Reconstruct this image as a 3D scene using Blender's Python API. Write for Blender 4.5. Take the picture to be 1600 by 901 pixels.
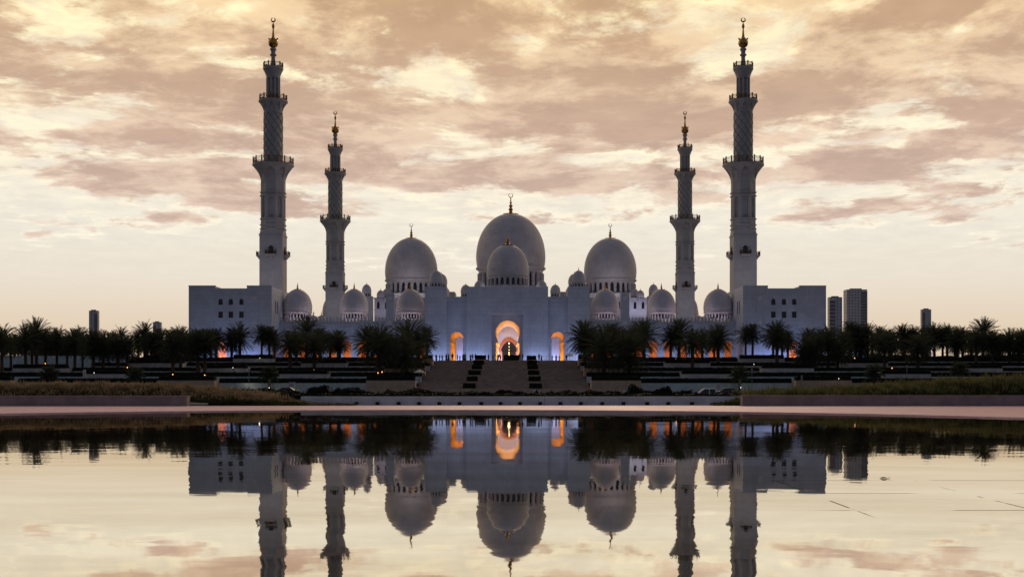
import bpy, bmesh, math, random
from mathutils import Vector, Matrix, noise as mnoise
R = math.radians
PI = math.pi
random.seed(7)
for o in list(bpy.data.objects): bpy.data.objects.remove(o)
scene = bpy.context.scene
COL = scene.collection

# ------------------------------------------------------------------ camera
F = 1909.0; CX, CZ, VX, VY = 2.3, 1.6, 805.7, 599.0
cam = bpy.data.cameras.new("camera"); cam.sensor_width = 36; cam.lens = F / 1600 * 36
cam.shift_x = -(VX - 800) / 1600; cam.shift_y = (VY - 450.5) / 1600
cam.clip_start = 0.1; cam.clip_end = 20000
camo = bpy.data.objects.new("camera", cam); COL.objects.link(camo)
camo.location = (CX, 0, CZ); camo.rotation_euler = (R(90), 0, 0)
scene.camera = camo
def WX(px, D): return CX + (px - VX) * D / F
def WZ(py, D): return CZ + (VY - py) * D / F

# ------------------------------------------------------------------ node helper
class NT:
    def __init__(s, tree): s.t = tree; s.n = tree.nodes; s.l = tree.links
    def node(s, typ, **kw):
        n = s.n.new(typ)
        for k, v in kw.items(): setattr(n, k, v)
        return n
    def put(s, sock, v):
        if isinstance(v, bpy.types.NodeSocket): s.l.new(v, sock)
        else: sock.default_value = v
    def m(s, op, a, b=0.0, c=None, clamp=False):
        n = s.node('ShaderNodeMath', operation=op, use_clamp=clamp)
        s.put(n.inputs[0], a); s.put(n.inputs[1], b)
        if c is not None: s.put(n.inputs[2], c)
        return n.outputs[0]
    def smooth(s, v, a, b):
        n = s.node('ShaderNodeMapRange', interpolation_type='SMOOTHSTEP')
        s.put(n.inputs['Value'], v); n.inputs['From Min'].default_value = a; n.inputs['From Max'].default_value = b
        return n.outputs['Result']
    def lin(s, v, a, b, c=0.0, d=1.0):
        n = s.node('ShaderNodeMapRange')
        s.put(n.inputs['Value'], v)
        for k, x in zip(('From Min', 'From Max', 'To Min', 'To Max'), (a, b, c, d)): n.inputs[k].default_value = x
        return n.outputs['Result']
    def mix(s, f, a, b, mode='MIX'):
        n = s.node('ShaderNodeMix', data_type='RGBA', blend_type=mode)
        s.put(n.inputs[0], f); s.put(n.inputs[6], c4(a)); s.put(n.inputs[7], c4(b))
        return n.outputs[2]
    def ramp(s, f, pts, interp='LINEAR'):
        n = s.node('ShaderNodeValToRGB'); cr = n.color_ramp; cr.interpolation = interp
        while len(cr.elements) < len(pts): cr.elements.new(0.5)
        for e, (p, c) in zip(cr.elements, pts): e.position = p; e.color = c4(c)
        s.put(n.inputs[0], f); return n.outputs[0]
    def comb(s, x, y, z):
        n = s.node('ShaderNodeCombineXYZ')
        for i, v in enumerate((x, y, z)): s.put(n.inputs[i], v)
        return n.outputs[0]
    def noise(s, vec, scale, detail=4, rough=0.5, out=0, dist=0.0):
        n = s.node('ShaderNodeTexNoise'); s.put(n.inputs['Vector'], vec)
        n.inputs['Scale'].default_value = scale; n.inputs['Detail'].default_value = detail
        n.inputs['Roughness'].default_value = rough; n.inputs['Distortion'].default_value = dist
        return n.outputs[out]
def c4(c):
    if isinstance(c, bpy.types.NodeSocket): return c
    if isinstance(c, (int, float)): return (c, c, c, 1)
    return tuple(c) if len(c) == 4 else tuple(c) + (1,)

# ------------------------------------------------------------------ world: dusk sky with cloud deck
SUN_EL, SUN_AZ = R(26), R(4)
world = bpy.data.worlds.new("World"); scene.world = world; world.use_nodes = True
nt = NT(world.node_tree); nt.n.clear()
tc = nt.node('ShaderNodeTexCoord')
sep = nt.node('ShaderNodeSeparateXYZ'); nt.l.new(tc.outputs['Generated'], sep.inputs[0])
dx, dy, dz = sep.outputs
zc = nt.m('MAXIMUM', dz, 0.0)
den = nt.m('ADD', zc, 0.10)
px_ = nt.m('DIVIDE', dx, den); py_ = nt.m('DIVIDE', dy, den)
P = nt.comb(px_, py_, 0.0)
wv = nt.node('ShaderNodeVectorMath', operation='SCALE')
nt.l.new(nt.noise(P, 1.3, 2, 0.5, out=1), wv.inputs[0]); wv.inputs['Scale'].default_value = 0.30
wa = nt.node('ShaderNodeVectorMath', operation='ADD'); nt.l.new(P, wa.inputs[0]); nt.l.new(wv.outputs[0], wa.inputs[1])
sh = nt.node('ShaderNodeVectorMath', operation='ADD'); nt.l.new(wa.outputs[0], sh.inputs[0]); sh.inputs[1].default_value = (3.7, 11.3, 0)
nA = nt.noise(sh.outputs[0], 1.9, 10, 0.62)
nB = nt.noise(sh.outputs[0], 5.5, 9, 0.66)
n1 = nt.m('ADD', nt.m('MULTIPLY', nA, 0.80), nt.m('MULTIPLY', nB, 0.42))
n1 = nt.m('SUBTRACT', n1, 0.11)
bias = nt.ramp(zc, [(0.0, 0.16), (0.075, 0.20), (0.115, 0.37), (0.16, 0.52), (0.24, 0.565), (0.40, 0.56)])
d = nt.m('ADD', n1, nt.m('SUBTRACT', bias, 0.5))
# main streaks and breaks of the cloud deck, at their azimuth / elevation
az = nt.m('DIVIDE', dx, nt.m('MAXIMUM', dy, 0.05)); el = nt.m('DIVIDE', dz, nt.m('MAXIMUM', dy, 0.05))
wob = nt.m('MULTIPLY', nt.m('SUBTRACT', nt.noise(tc.outputs['Generated'], 14, 4, 0.6), 0.5), 0.03)
wob2 = nt.m('MULTIPLY', nt.m('SUBTRACT', nt.noise(tc.outputs['Generated'], 9, 5, 0.6), 0.5), 0.10)
azw = nt.m('ADD', az, wob2); elw = nt.m('ADD', el, wob)
def blob(px, py, rx, ry, amt, tilt=0.0):
    a0 = (px - VX) / F; e0 = (VY - py) / F
    u = nt.m('SUBTRACT', azw, a0); v = nt.m('SUBTRACT', elw, e0)
    v = nt.m('ADD', v, nt.m('MULTIPLY', u, tilt))
    u = nt.m('DIVIDE', u, rx / F); v = nt.m('DIVIDE', v, ry / F)
    rr = nt.m('ADD', nt.m('MULTIPLY', u, u), nt.m('MULTIPLY', v, v))
    g = nt.m('POWER', 2.718, nt.m('MULTIPLY', rr, -1.0))
    return nt.m('MULTIPLY', g, amt)
blobs = [(200, 215, 110, 16, .16, .08), (340, 295, 100, 20, .16, .12), (480, 330, 120, 16, .12, .15), (620, 250, 120, 40, .12, .1),
         (280, 340, 40, 8, .20, .05), (375, 374, 35, 7, .18, 0), (50, 370, 30, 8, .20, 0), (720, 385, 60, 9, .17, 0),
         (760, 170, 130, 60, .10, 0), (1000, 190, 200, 30, .12, 0), (1330, 150, 160, 40, .12, .1), (1280, 265, 140, 18, .14, -.05),
         (1480, 230, 150, 20, .12, -.08), (1540, 298, 70, 10, .18, 0), (920, 105, 60, 25, .08, 0), (1390, 322, 40, 5, .16, 0), (1000, 262, 80, 15, .1, 0),
         (640, 70, 60, 24, -.11, .3), (340, 85, 60, 14, -.12, .1), (280, 195, 130, 10, -.11, .1), (60, 255, 80, 26, -.13, .1),
         (900, 315, 120, 16, -.16, 0), (1110, 100, 70, 24, -.12, 0), (1190, 90, 60, 40, -.12, 0), (1460, 190, 100, 14, -.16, .05),
         (1260, 300, 160, 18, -.14, 0), (700, 205, 50, 12, -.1, 0), (1000, 240, 80, 10, -.1, 0), (560, 300, 40, 10, -.1, 0), (960, 45, 70, 14, -.1, -.2), (1500, 40, 90, 24, -.1, 0),
         (850, 22, 120, 14, -.08, .1), (1290, 14, 130, 14, -.09, -.1), (60, 60, 50, 26, -.10, .2), (250, 28, 90, 12, -.07, 0), (700, 110, 40, 16, -.09, .2), (1020, 60, 40, 12, -.09, 0)]
for b in blobs: d = nt.m('ADD', d, blob(*b[:4], b[4] * (.68 if b[4] < 0 else .9), b[5]))
clear = nt.ramp(zc, [(0.0, (.69, .50, .35)), (0.04, (.77, .62, .46)), (0.085, (.84, .76, .64)), (0.13, (.87, .81, .70)), (0.19, (.88, .79, .66)), (0.30, (.92, .77, .53))])
bright = nt.ramp(zc, [(0.10, (.97, .90, .76)), (0.20, (1.06, .95, .70)), (0.30, (1.15, .98, .58))])
cl_l = nt.ramp(zc, [(0.08, (.80, .65, .54)), (0.18, (.82, .625, .48)), (0.30, (.93, .68, .40))])
cl_d = nt.ramp(zc, [(0.08, (.66, .49, .415)), (0.18, (.60, .425, .335)), (0.30, (.60, .39, .23))])
nC = nt.noise(wa.outputs[0], 4.2, 9, 0.64)
nD = nt.noise(sh.outputs[0], 9.0, 7, 0.62)
body = nt.smooth(d, .435, .535)
shade = nt.smooth(nt.m('ADD', nt.m('MULTIPLY', nC, .6), nt.m('MULTIPLY', d, .4)), .45, .59)
cloud = nt.mix(shade, cl_l, cl_d)
col = nt.mix(body, clear, cloud)
# thin sunlit fringes and breaks
fr = nt.m('DIVIDE', nt.m('SUBTRACT', d, .468), .048); fr = nt.m('POWER', 2.718, nt.m('MULTIPLY', nt.m('MULTIPLY', fr, fr), -1.0))
fr = nt.m('MULTIPLY', fr, nt.smooth(nt.m('ADD', nt.m('MULTIPLY', nD, .6), nt.m('MULTIPLY', nB, .4)), .43, .56))
fr2 = nt.m('MULTIPLY', nt.smooth(nt.m('MULTIPLY', d, -1.0), -.49, -.43), nt.m('MULTIPLY', nt.smooth(zc, .10, .17), nt.m('ADD', .25, nt.m('MULTIPLY', nt.smooth(nD, .40, .60), .55))))
col = nt.mix(nt.m('MAXIMUM', fr, fr2), col, bright)
fine = nt.noise(sh.outputs[0], 7.0, 6, 0.65)
col = nt.mix(nt.smooth(zc, .05, .16), col, nt.ramp(nt.smooth(fine, .3, .7), [(0, (.93, .93, .94)), (1, (1.05, 1.05, 1.04))]), 'MULTIPLY')
# away from the sunset the same sky is dim and blue
nish = nt.node('ShaderNodeTexSky', sky_type='NISHITA', sun_disc=False, sun_elevation=SUN_EL, sun_rotation=SUN_AZ)
nsc = nt.node('ShaderNodeVectorMath', operation='SCALE'); nt.l.new(nish.outputs[0], nsc.inputs[0]); nsc.inputs['Scale'].default_value = 0.008
back = nt.mix(1.0, (.080, .087, .116), nsc.outputs[0], 'ADD')
zen = nt.mix(1.0, (.15, .135, .15), nsc.outputs[0], 'ADD')
col = nt.mix(nt.smooth(dz, .45, .85), col, zen)
col = nt.mix(nt.smooth(nt.m('MULTIPLY', dy, -1.0), -.45, .25), col, back)
col = nt.mix(nt.smooth(nt.m('MULTIPLY', dz, -1.0), .0, .02), col, (.10, .09, .09))
bg = nt.node('ShaderNodeBackground'); nt.l.new(col, bg.inputs[0]); bg.inputs[1].default_value = 1.0
wo = nt.node('ShaderNodeOutputWorld'); nt.l.new(bg.outputs[0], wo.inputs[0])

# weak veiled sun, low behind the clouds beyond the mosque
sl = bpy.data.lights.new("sun", 'SUN'); sl.energy = 0.5; sl.angle = R(16); sl.color = (1, .72, .5)
so = bpy.data.objects.new("sun", sl); COL.objects.link(so)
so.rotation_euler = Vector((-math.sin(SUN_AZ) * math.cos(SUN_EL), -math.cos(SUN_AZ) * math.cos(SUN_EL), -math.sin(SUN_EL))).to_track_quat('-Z', 'Y').to_euler()

scene.view_settings.view_transform = 'Standard'; scene.view_settings.look = 'None'
scene.view_settings.exposure = 0; scene.view_settings.gamma = 1
scene.render.engine = 'CYCLES'
scene.cycles.max_bounces = 6; scene.cycles.diffuse_bounces = 3; scene.cycles.glossy_bounces = 3; scene.cycles.transparent_max_bounces = 8

# ------------------------------------------------------------------ mesh helpers
class MB:
    def __init__(s): s.v = []; s.f = []
    def quad(s, *p):
        b = len(s.v); s.v += [tuple(q) for q in p]; s.f.append(tuple(range(b, b + len(p))))
    def box(s, x0, x1, y0, y1, z0, z1, rz=0.0, skip=''):
        vs = [(x, y, z) for z in (z0, z1) for y in (y0, y1) for x in (x0, x1)]
        if rz:
            cx, cy = (x0 + x1) / 2, (y0 + y1) / 2; c, q = math.cos(rz), math.sin(rz)
            vs = [(cx + (x - cx) * c - (y - cy) * q, cy + (x - cx) * q + (y - cy) * c, z) for x, y, z in vs]
        b = len(s.v); s.v += vs
        fs = {'b': (0, 2, 3, 1), 't': (4, 5, 7, 6), 'f': (0, 1, 5, 4), 'k': (2, 6, 7, 3), 'l': (0, 4, 6, 2), 'r': (1, 3, 7, 5)}
        for k, f in fs.items():
            if k not in skip: s.f.append(tuple(b + i for i in f))
    def lathe(s, pts, n=32, cx=0, cy=0, cz=0, a0=0.0, cap=True):
        b = len(s.v)
        for r, z in pts:
            for i in range(n):
                a = a0 + 2 * PI * i / n
                s.v.append((cx + r * math.cos(a), cy + r * math.sin(a), cz + z))
        for j in range(len(pts) - 1):
            for i in range(n):
                k = (i + 1) % n
                s.f.append((b + j * n + i, b + j * n + k, b + (j + 1) * n + k, b + (j + 1) * n + i))
        if cap:
            s.f.append(tuple(b + i for i in reversed(range(n))))
            s.f.append(tuple(b + (len(pts) - 1) * n + i for i in range(n)))
    def tube(s, p0, p1, r0, r1=None, n=8):
        r1 = r0 if r1 is None else r1
        p0, p1 = Vector(p0), Vector(p1); dd = (p1 - p0)
        q = dd.to_track_quat('Z', 'Y'); b = len(s.v)
        for p, r in ((p0, r0), (p1, r1)):
            for i in range(n):
                a = 2 * PI * i / n; s.v.append(tuple(p + q @ Vector((r * math.cos(a), r * math.sin(a), 0))))
        for i in range(n):
            k = (i + 1) % n; s.f.append((b + i, b + k, b + n + k, b + n + i))
        s.f.append(tuple(b + i for i in reversed(range(n)))); s.f.append(tuple(b + n + i for i in range(n)))
    def grid(s, fn, nu, nv, wrap=True):
        b = len(s.v); cols = nu if wrap else nu + 1
        for j in range(nv + 1):
            for i in range(cols): s.v.append(tuple(fn(i / nu, j / nv)))
        for j in range(nv):
            for i in range(nu):
                k = (i + 1) % cols if wrap else i + 1
                s.f.append((b + j * cols + i, b + j * cols + k, b + (j + 1) * cols + k, b + (j + 1) * cols + i))
    def mesh(s, name, mat, smooth=True, ang=35):
        m = bpy.data.meshes.new(name); m.from_pydata(s.v, [], s.f); m.update()
        if mat: m.materials.append(mat)
        if smooth:
            for p in m.polygons: p.use_smooth = True
            m.set_sharp_from_angle(angle=R(ang))
        return m
    def obj(s, name, mat, parent=None, smooth=True, ang=35):
        return link(name, s.mesh(name, mat, smooth, ang), parent)
def link(name, data, parent=None, loc=None):
    o = bpy.data.objects.new(name, data); COL.objects.link(o)
    if parent: o.parent = parent
    if loc: o.location = loc
    return o
def tag(o, label, cat, group=None, kind=None):
    if label: o['label'] = label
    if cat: o['category'] = cat
    if group: o['group'] = group
    if kind: o['kind'] = kind
    return o
def thing(name, label, cat, loc=(0, 0, 0), group=None, rz=0):
    o = bpy.data.objects.new(name, None); COL.objects.link(o); o.empty_display_size = .3
    o.location = loc; o.rotation_euler = (0, 0, rz)
    return tag(o, label, cat, group)
def copy_tree(o, parent=None):
    c = o.copy(); COL.objects.link(c)
    if parent: c.parent = parent
    for ch in list(o.children): copy_tree(ch, c)
    return c
ORD = ['first', 'second', 'third', 'fourth', 'fifth', 'sixth', 'seventh', 'eighth', 'ninth', 'tenth', 'eleventh', 'twelfth', 'thirteenth', 'fourteenth',
       'fifteenth', 'sixteenth', 'seventeenth', 'eighteenth', 'nineteenth', 'twentieth', 'twenty-first', 'twenty-second', 'twenty-third', 'twenty-fourth', 'twenty-fifth', 'twenty-sixth', 'twenty-seventh', 'twenty-eighth']

# ------------------------------------------------------------------ materials
def mat(name, color, rough=.6, metal=0.0, var=.12, scale=1.5, bump=0.0, bscale=20, spec=.4, emit=None, es=0.0, detail=5, stretch=None):
    m = bpy.data.materials.new(name); m.use_nodes = True; t = NT(m.node_tree)
    p = t.n['Principled BSDF']; tc = t.node('ShaderNodeTexCoord'); vec = tc.outputs['Object']
    if stretch:
        mp = t.node('ShaderNodeMapping'); t.l.new(vec, mp.inputs[0]); mp.inputs['Scale'].default_value = stretch; vec = mp.outputs[0]
    n = t.noise(vec, scale, detail, .6)
    lo = tuple(c * (1 - var) for c in color); hi = tuple(min(1, c * (1 + var)) for c in color)
    t.put(p.inputs['Base Color'], t.ramp(t.smooth(n, .3, .7), [(0, lo), (1, hi)]))
    p.inputs['Roughness'].default_value = rough; p.inputs['Metallic'].default_value = metal
    p.inputs['Specular IOR Level'].default_value = spec
    if bump:
        b = t.node('ShaderNodeBump'); b.inputs['Strength'].default_value = bump; b.inputs['Distance'].default_value = .05
        t.put(b.inputs['Height'], t.noise(tc.outputs['Object'], bscale, 5, .6)); t.l.new(b.outputs[0], p.inputs['Normal'])
    if emit: p.inputs['Emission Color'].default_value = c4(emit); p.inputs['Emission Strength'].default_value = es
    return m
def leafy(name, color, tcol, k, var=.35, scale=.9):
    m = bpy.data.materials.new(name); m.use_nodes = True; t = NT(m.node_tree); t.n.clear()
    tc = t.node('ShaderNodeTexCoord'); n = t.noise(tc.outputs['Object'], scale, 5, .6); f = t.smooth(n, .3, .7)
    d = t.node('ShaderNodeBsdfDiffuse'); r = t.node('ShaderNodeBsdfTranslucent')
    t.put(d.inputs[0], t.ramp(f, [(0, tuple(c * (1 - var) for c in color)), (1, tuple(c * (1 + var) for c in color))]))
    t.put(r.inputs[0], t.ramp(f, [(0, tuple(c * (1 - var) for c in tcol)), (1, tuple(c * (1 + var) for c in tcol))]))
    x = t.node('ShaderNodeMixShader'); x.inputs[0].default_value = k; t.l.new(d.outputs[0], x.inputs[1]); t.l.new(r.outputs[0], x.inputs[2])
    o = t.node('ShaderNodeOutputMaterial'); t.l.new(x.outputs[0], o.inputs[0]); return m
def marble(name, color, joint_z=1.2, joint_x=1.8):
    """white cladding: faint panel joints and weather streaks"""
    m = bpy.data.materials.new(name); m.use_nodes = True; t = NT(m.node_tree); p = t.n['Principled BSDF']
    tc = t.node('ShaderNodeTexCoord'); g = t.node('ShaderNodeNewGeometry')
    s = t.node('ShaderNodeSeparateXYZ'); t.l.new(tc.outputs['Object'], s.inputs[0])
    u = t.m('ADD', s.outputs[0], s.outputs[1])
    br = t.node('ShaderNodeTexBrick'); t.put(br.inputs['Vector'], t.comb(u, s.outputs[2], 0))
    br.inputs['Color1'].default_value = (1, 1, 1, 1); br.inputs['Color2'].default_value = (.93, .93, .94, 1); br.inputs['Mortar'].default_value = (.66, .66, .68, 1)
    br.inputs['Scale'].default_value = 1; br.inputs['Brick Width'].default_value = joint_x; br.inputs['Row Height'].default_value = joint_z
    br.inputs['Mortar Size'].default_value = .02
    streak = t.noise(t.comb(t.m('MULTIPLY', u, 1.2), t.m('MULTIPLY', s.outputs[2], .12), 0), 1.0, 6, .6)
    blot = t.noise(tc.outputs['Object'], .25, 5, .6)
    c = t.mix(1.0, color, br.outputs[0], 'MULTIPLY')
    c = t.mix(1.0, c, t.ramp(t.smooth(streak, .3, .7), [(0, (.95, .95, .955)), (1, (1.02, 1.02, 1.02))]), 'MULTIPLY')
    c = t.mix(1.0, c, t.ramp(t.smooth(blot, .35, .65), [(0, (.90, .89, .90)), (1, (1.04, 1.04, 1.04))]), 'MULTIPLY')
    t.put(p.inputs['Base Color'], c); p.inputs['Roughness'].default_value = .55
    return m
M = {}
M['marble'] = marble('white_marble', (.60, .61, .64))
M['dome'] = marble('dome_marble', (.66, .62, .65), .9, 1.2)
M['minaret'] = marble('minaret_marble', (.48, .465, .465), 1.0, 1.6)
def carved_mat():
    m = marble('carved_marble', (.46, .445, .44)); t = NT(m.node_tree); p = t.n['Principled BSDF']
    tc = t.node('ShaderNodeTexCoord'); s = t.node('ShaderNodeSeparateXYZ'); t.l.new(tc.outputs['Object'], s.inputs[0])
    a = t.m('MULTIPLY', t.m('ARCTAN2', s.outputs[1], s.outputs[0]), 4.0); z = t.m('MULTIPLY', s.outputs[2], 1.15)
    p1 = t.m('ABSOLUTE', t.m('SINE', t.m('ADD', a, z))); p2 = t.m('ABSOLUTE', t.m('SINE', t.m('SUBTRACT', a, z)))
    f = t.smooth(t.m('MINIMUM', p1, t.m('ADD', p2, .12)), .10, .30)  # inlay lines darkened in the colour, to stand in for relief shading
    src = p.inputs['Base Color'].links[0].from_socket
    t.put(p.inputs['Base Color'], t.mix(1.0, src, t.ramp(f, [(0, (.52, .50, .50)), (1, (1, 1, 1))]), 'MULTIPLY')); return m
M['carved'] = carved_mat()
M['gold'] = mat('gilded_metal', (.52, .30, .09), .35, .9, .2, 3)
M['bronze'] = mat('bronze_rail', (.16, .085, .04), .45, .7, .3, 4)
M['glass'] = mat('dark_glass', (.015, .015, .02), .12, 0, .1, 1, spec=.6)
M['frame'] = mat('window_frame', (.12, .09, .06), .5)
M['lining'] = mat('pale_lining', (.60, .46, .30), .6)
M['planter'] = mat('brown_limestone', (.60, .42, .30), .8, 0, .14, .8, .3, 12)
M['terr'] = mat('grey_limestone', (.60, .55, .50), .8, 0, .2, .6, .3, 12)
M['palewall'] = mat('pale_concrete', (.60, .68, .68), .7, 0, .16, .7, .2, 10)
M['wallw'] = mat('mauve_stone', (.33, .27, .245), .75, 0, .14, 1.2, .3, 14)
M['step'] = mat('step_stone', (.36, .28, .225), .8, 0, .22, .7, .3, 9)
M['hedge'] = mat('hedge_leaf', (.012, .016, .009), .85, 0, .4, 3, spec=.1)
M['soil'] = mat('dark_soil', (.03, .025, .02), .95, 0, .3, 1, spec=.1)
M['palm'] = leafy('palm_leaf', (.098, .112, .086), (.075, .085, .045), .35, .4)
M['trunk'] = mat('palm_trunk', (.11, .08, .06), .95, 0, .3, 6, .8, 14, spec=.1)
M['gblade'] = leafy('grass_blade', (.05, .064, .028), (.055, .07, .028), .4, .5)
M['gplume'] = leafy('grass_plume', (.30, .225, .15), (.26, .20, .125), .45, .35)
M['gplume2'] = leafy('grass_seed', (.15, .15, .075), (.14, .14, .06), .45, .45)
M['asphalt'] = mat('asphalt', (.05, .05, .052), .9, 0, .15, .5, .3, 30)
M['lawn'] = mat('lawn', (.022, .03, .014), .95, 0, .3, .3, spec=.1)
M['carwhite'] = mat('white_paint', (.75, .78, .82), .25, 0, .02, 1, spec=.6)
M['cardark'] = mat('dark_paint', (.03, .03, .035), .25, 0, .02, 1, spec=.6)
M['tyre'] = mat('tyre', (.02, .02, .02), .9)
M['steel'] = mat('steel', (.3, .3, .32), .4, .8)
M['canvas'] = mat('canvas', (.72, .66, .62), .8)
M['white'] = mat('white_painted', (.7, .7, .72), .6)
M['cloth_d'] = mat('dark_cloth', (.02, .02, .025), .9)
M['cloth_w'] = mat('white_cloth', (.7, .7, .7), .9)
M['skin'] = mat('skin', (.35, .2, .14), .6)
M['lampw'] = mat('lamp_warm', (1, .6, .2), .5, emit=(1, .36, .08), es=2.2)
M['lampc'] = mat('lamp_cool', (1, 1, .9), .5, emit=(1, .95, .8), es=1.6)
M['bulb'] = mat('bulb', (1, .8, .4), .5, emit=(1, .78, .38), es=9)
M['sky_t'] = mat('far_tower', (.78, .72, .74), .7, 0, .1, .05)  # pale tone includes painted haze for the far towers; vents share it
M['sky_d'] = mat('far_tower_dark', (.28, .24, .25), .6, 0, .1, .05)
def tower_mat():  # tower wall colour lightened in place of distance haze
    m = marble('far_tower_grid', (.78, .72, .74), 3.3, 3.4); t = NT(m.node_tree); br = [n for n in m.node_tree.nodes if n.type == 'TEX_BRICK'][0]
    br.offset = 0; br.inputs['Color1'].default_value = (.55, .55, .6, 1); br.inputs['Color2'].default_value = (.45, .45, .5, 1); br.inputs['Mortar'].default_value = (1, 1, 1, 1); br.inputs['Mortar Size'].default_value = .8
    return m
M['tower_grid'] = tower_mat()
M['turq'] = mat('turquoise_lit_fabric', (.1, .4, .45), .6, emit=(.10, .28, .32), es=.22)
M['leafbrown'] = mat('dry_leaf', (.012, .008, .006), .8)

# ------------------------------------------------------------------ setting: ground, paving, pool, road
PCX, PCY, PR = -2.5, 40.2, 32.0
g = MB(); g.quad((-6000, -3000, -1.0), (6000, -3000, -1.0), (6000, 9000, -1.0), (-6000, 9000, -1.0))
tag(g.obj('ground', M['lawn'], smooth=False), None, None, kind='structure')
g = MB(); g.quad((-400, 150, -.985), (400, 150, -.985), (400, 205, -.985), (-400, 205, -.985))
tag(g.obj('road', M['asphalt'], smooth=False), None, None, kind='structure')
g = MB()
for yy in (149.7, 205.0): g.box(-400, 400, yy, yy + .3, -1.0, -.86)
tag(g.obj('road_kerb', M['terr'], smooth=False), None, None, kind='structure')
g = MB()
for i in range(-40, 41): g.quad((i * 9, 176.9, -.981), (i * 9 + 4, 176.9, -.981), (i * 9 + 4, 177.1, -.981), (i * 9, 177.1, -.981))
tag(g.obj('lane_marking', M['white'], smooth=False), None, None, kind='structure')

def pave_mat():
    m = bpy.data.materials.new('pink_paving'); m.use_nodes = True; t = NT(m.node_tree); p = t.n['Principled BSDF']
    tc = t.node('ShaderNodeTexCoord'); s = t.node('ShaderNodeSeparateXYZ'); t.l.new(tc.outputs['Object'], s.inputs[0])
    br = t.node('ShaderNodeTexBrick'); t.l.new(tc.outputs['Object'], br.inputs['Vector'])
    br.inputs['Color1'].default_value = (1, 1, 1, 1); br.inputs['Color2'].default_value = (.85, .84, .86, 1); br.inputs['Mortar'].default_value = (.55, .5, .5, 1)
    br.inputs['Scale'].default_value = 1; br.inputs['Brick Width'].default_value = 2.4; br.inputs['Row Height'].default_value = 1.2; br.inputs['Mortar Size'].default_value = .025
    bl = t.noise(t.comb(t.m('MULTIPLY', s.outputs[0], .35), s.outputs[1], 0), .8, 6, .65)
    c = t.mix(1.0, (.66, .36, .47), br.outputs[0], 'MULTIPLY')
    c = t.mix(1.0, c, t.ramp(t.smooth(bl, .3, .7), [(0, (.72, .66, .72)), (1, (1.15, 1.1, 1.1))]), 'MULTIPLY')
    t.put(p.inputs['Base Color'], c); t.put(p.inputs['Roughness'], t.lin(bl, .3, .7, .35, .6)); p.inputs['Specular IOR Level'].default_value = .35
    return m
M['pave'] = pave_mat()
def rim_pt(a, r): return (PCX + r * math.cos(a), PCY + r * math.sin(a))
g = MB(); N = 192; X0, X1, Y0, Y1 = -90, 90, -40, 88.2
def edge_pt(a):
    c, s_ = math.cos(a), math.sin(a); t = 1e9
    if c > 1e-9: t = min(t, (X1 - PCX) / c)
    if c < -1e-9: t = min(t, (X0 - PCX) / c)
    if s_ > 1e-9: t = min(t, (Y1 - PCY) / s_)
    if s_ < -1e-9: t = min(t, (Y0 - PCY) / s_)
    return (PCX + c * t, PCY + s_ * t)
for i in range(N):
    a, b = 2 * PI * i / N, 2 * PI * (i + 1) / N
    p, q = rim_pt(a, PR + .35), rim_pt(b, PR + .35); e, f = edge_pt(a), edge_pt(b)
    g.quad((*p, .05), (*e, .05), (*f, .05), (*q, .05))
g.quad((X0, Y1, .05), (X1, Y1, .05), (X1, Y1, -1), (X0, Y1, -1))
g.quad((X0, Y0, .05), (X0, Y1, .05), (X0, Y1, -1), (X0, Y0, -1)); g.quad((X1, Y1, .05), (X1, Y0, .05), (X1, Y0, -1), (X1, Y1, -1))
tag(g.obj('plaza_paving', M['pave'], smooth=False), None, None, kind='structure')
M['rim'] = mat('pool_rim_stone', (.76, .50, .56), .5, 0, .1, 2)
g = MB(); g.lathe([(PR - .02, -.4), (PR - .02, .045), (PR, .062), (PR + .34, .062), (PR + .352, .03)], 192, PCX, PCY, 0, cap=False)
tag(g.obj('pool_rim', M['rim']), None, None, kind='structure')
g = MB(); g.lathe([(.01, -.35), (PR, -.35)], 96, PCX, PCY, cap=False)
tag(g.obj('pool_bed', M['soil']), None, None, kind='structure')

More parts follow.
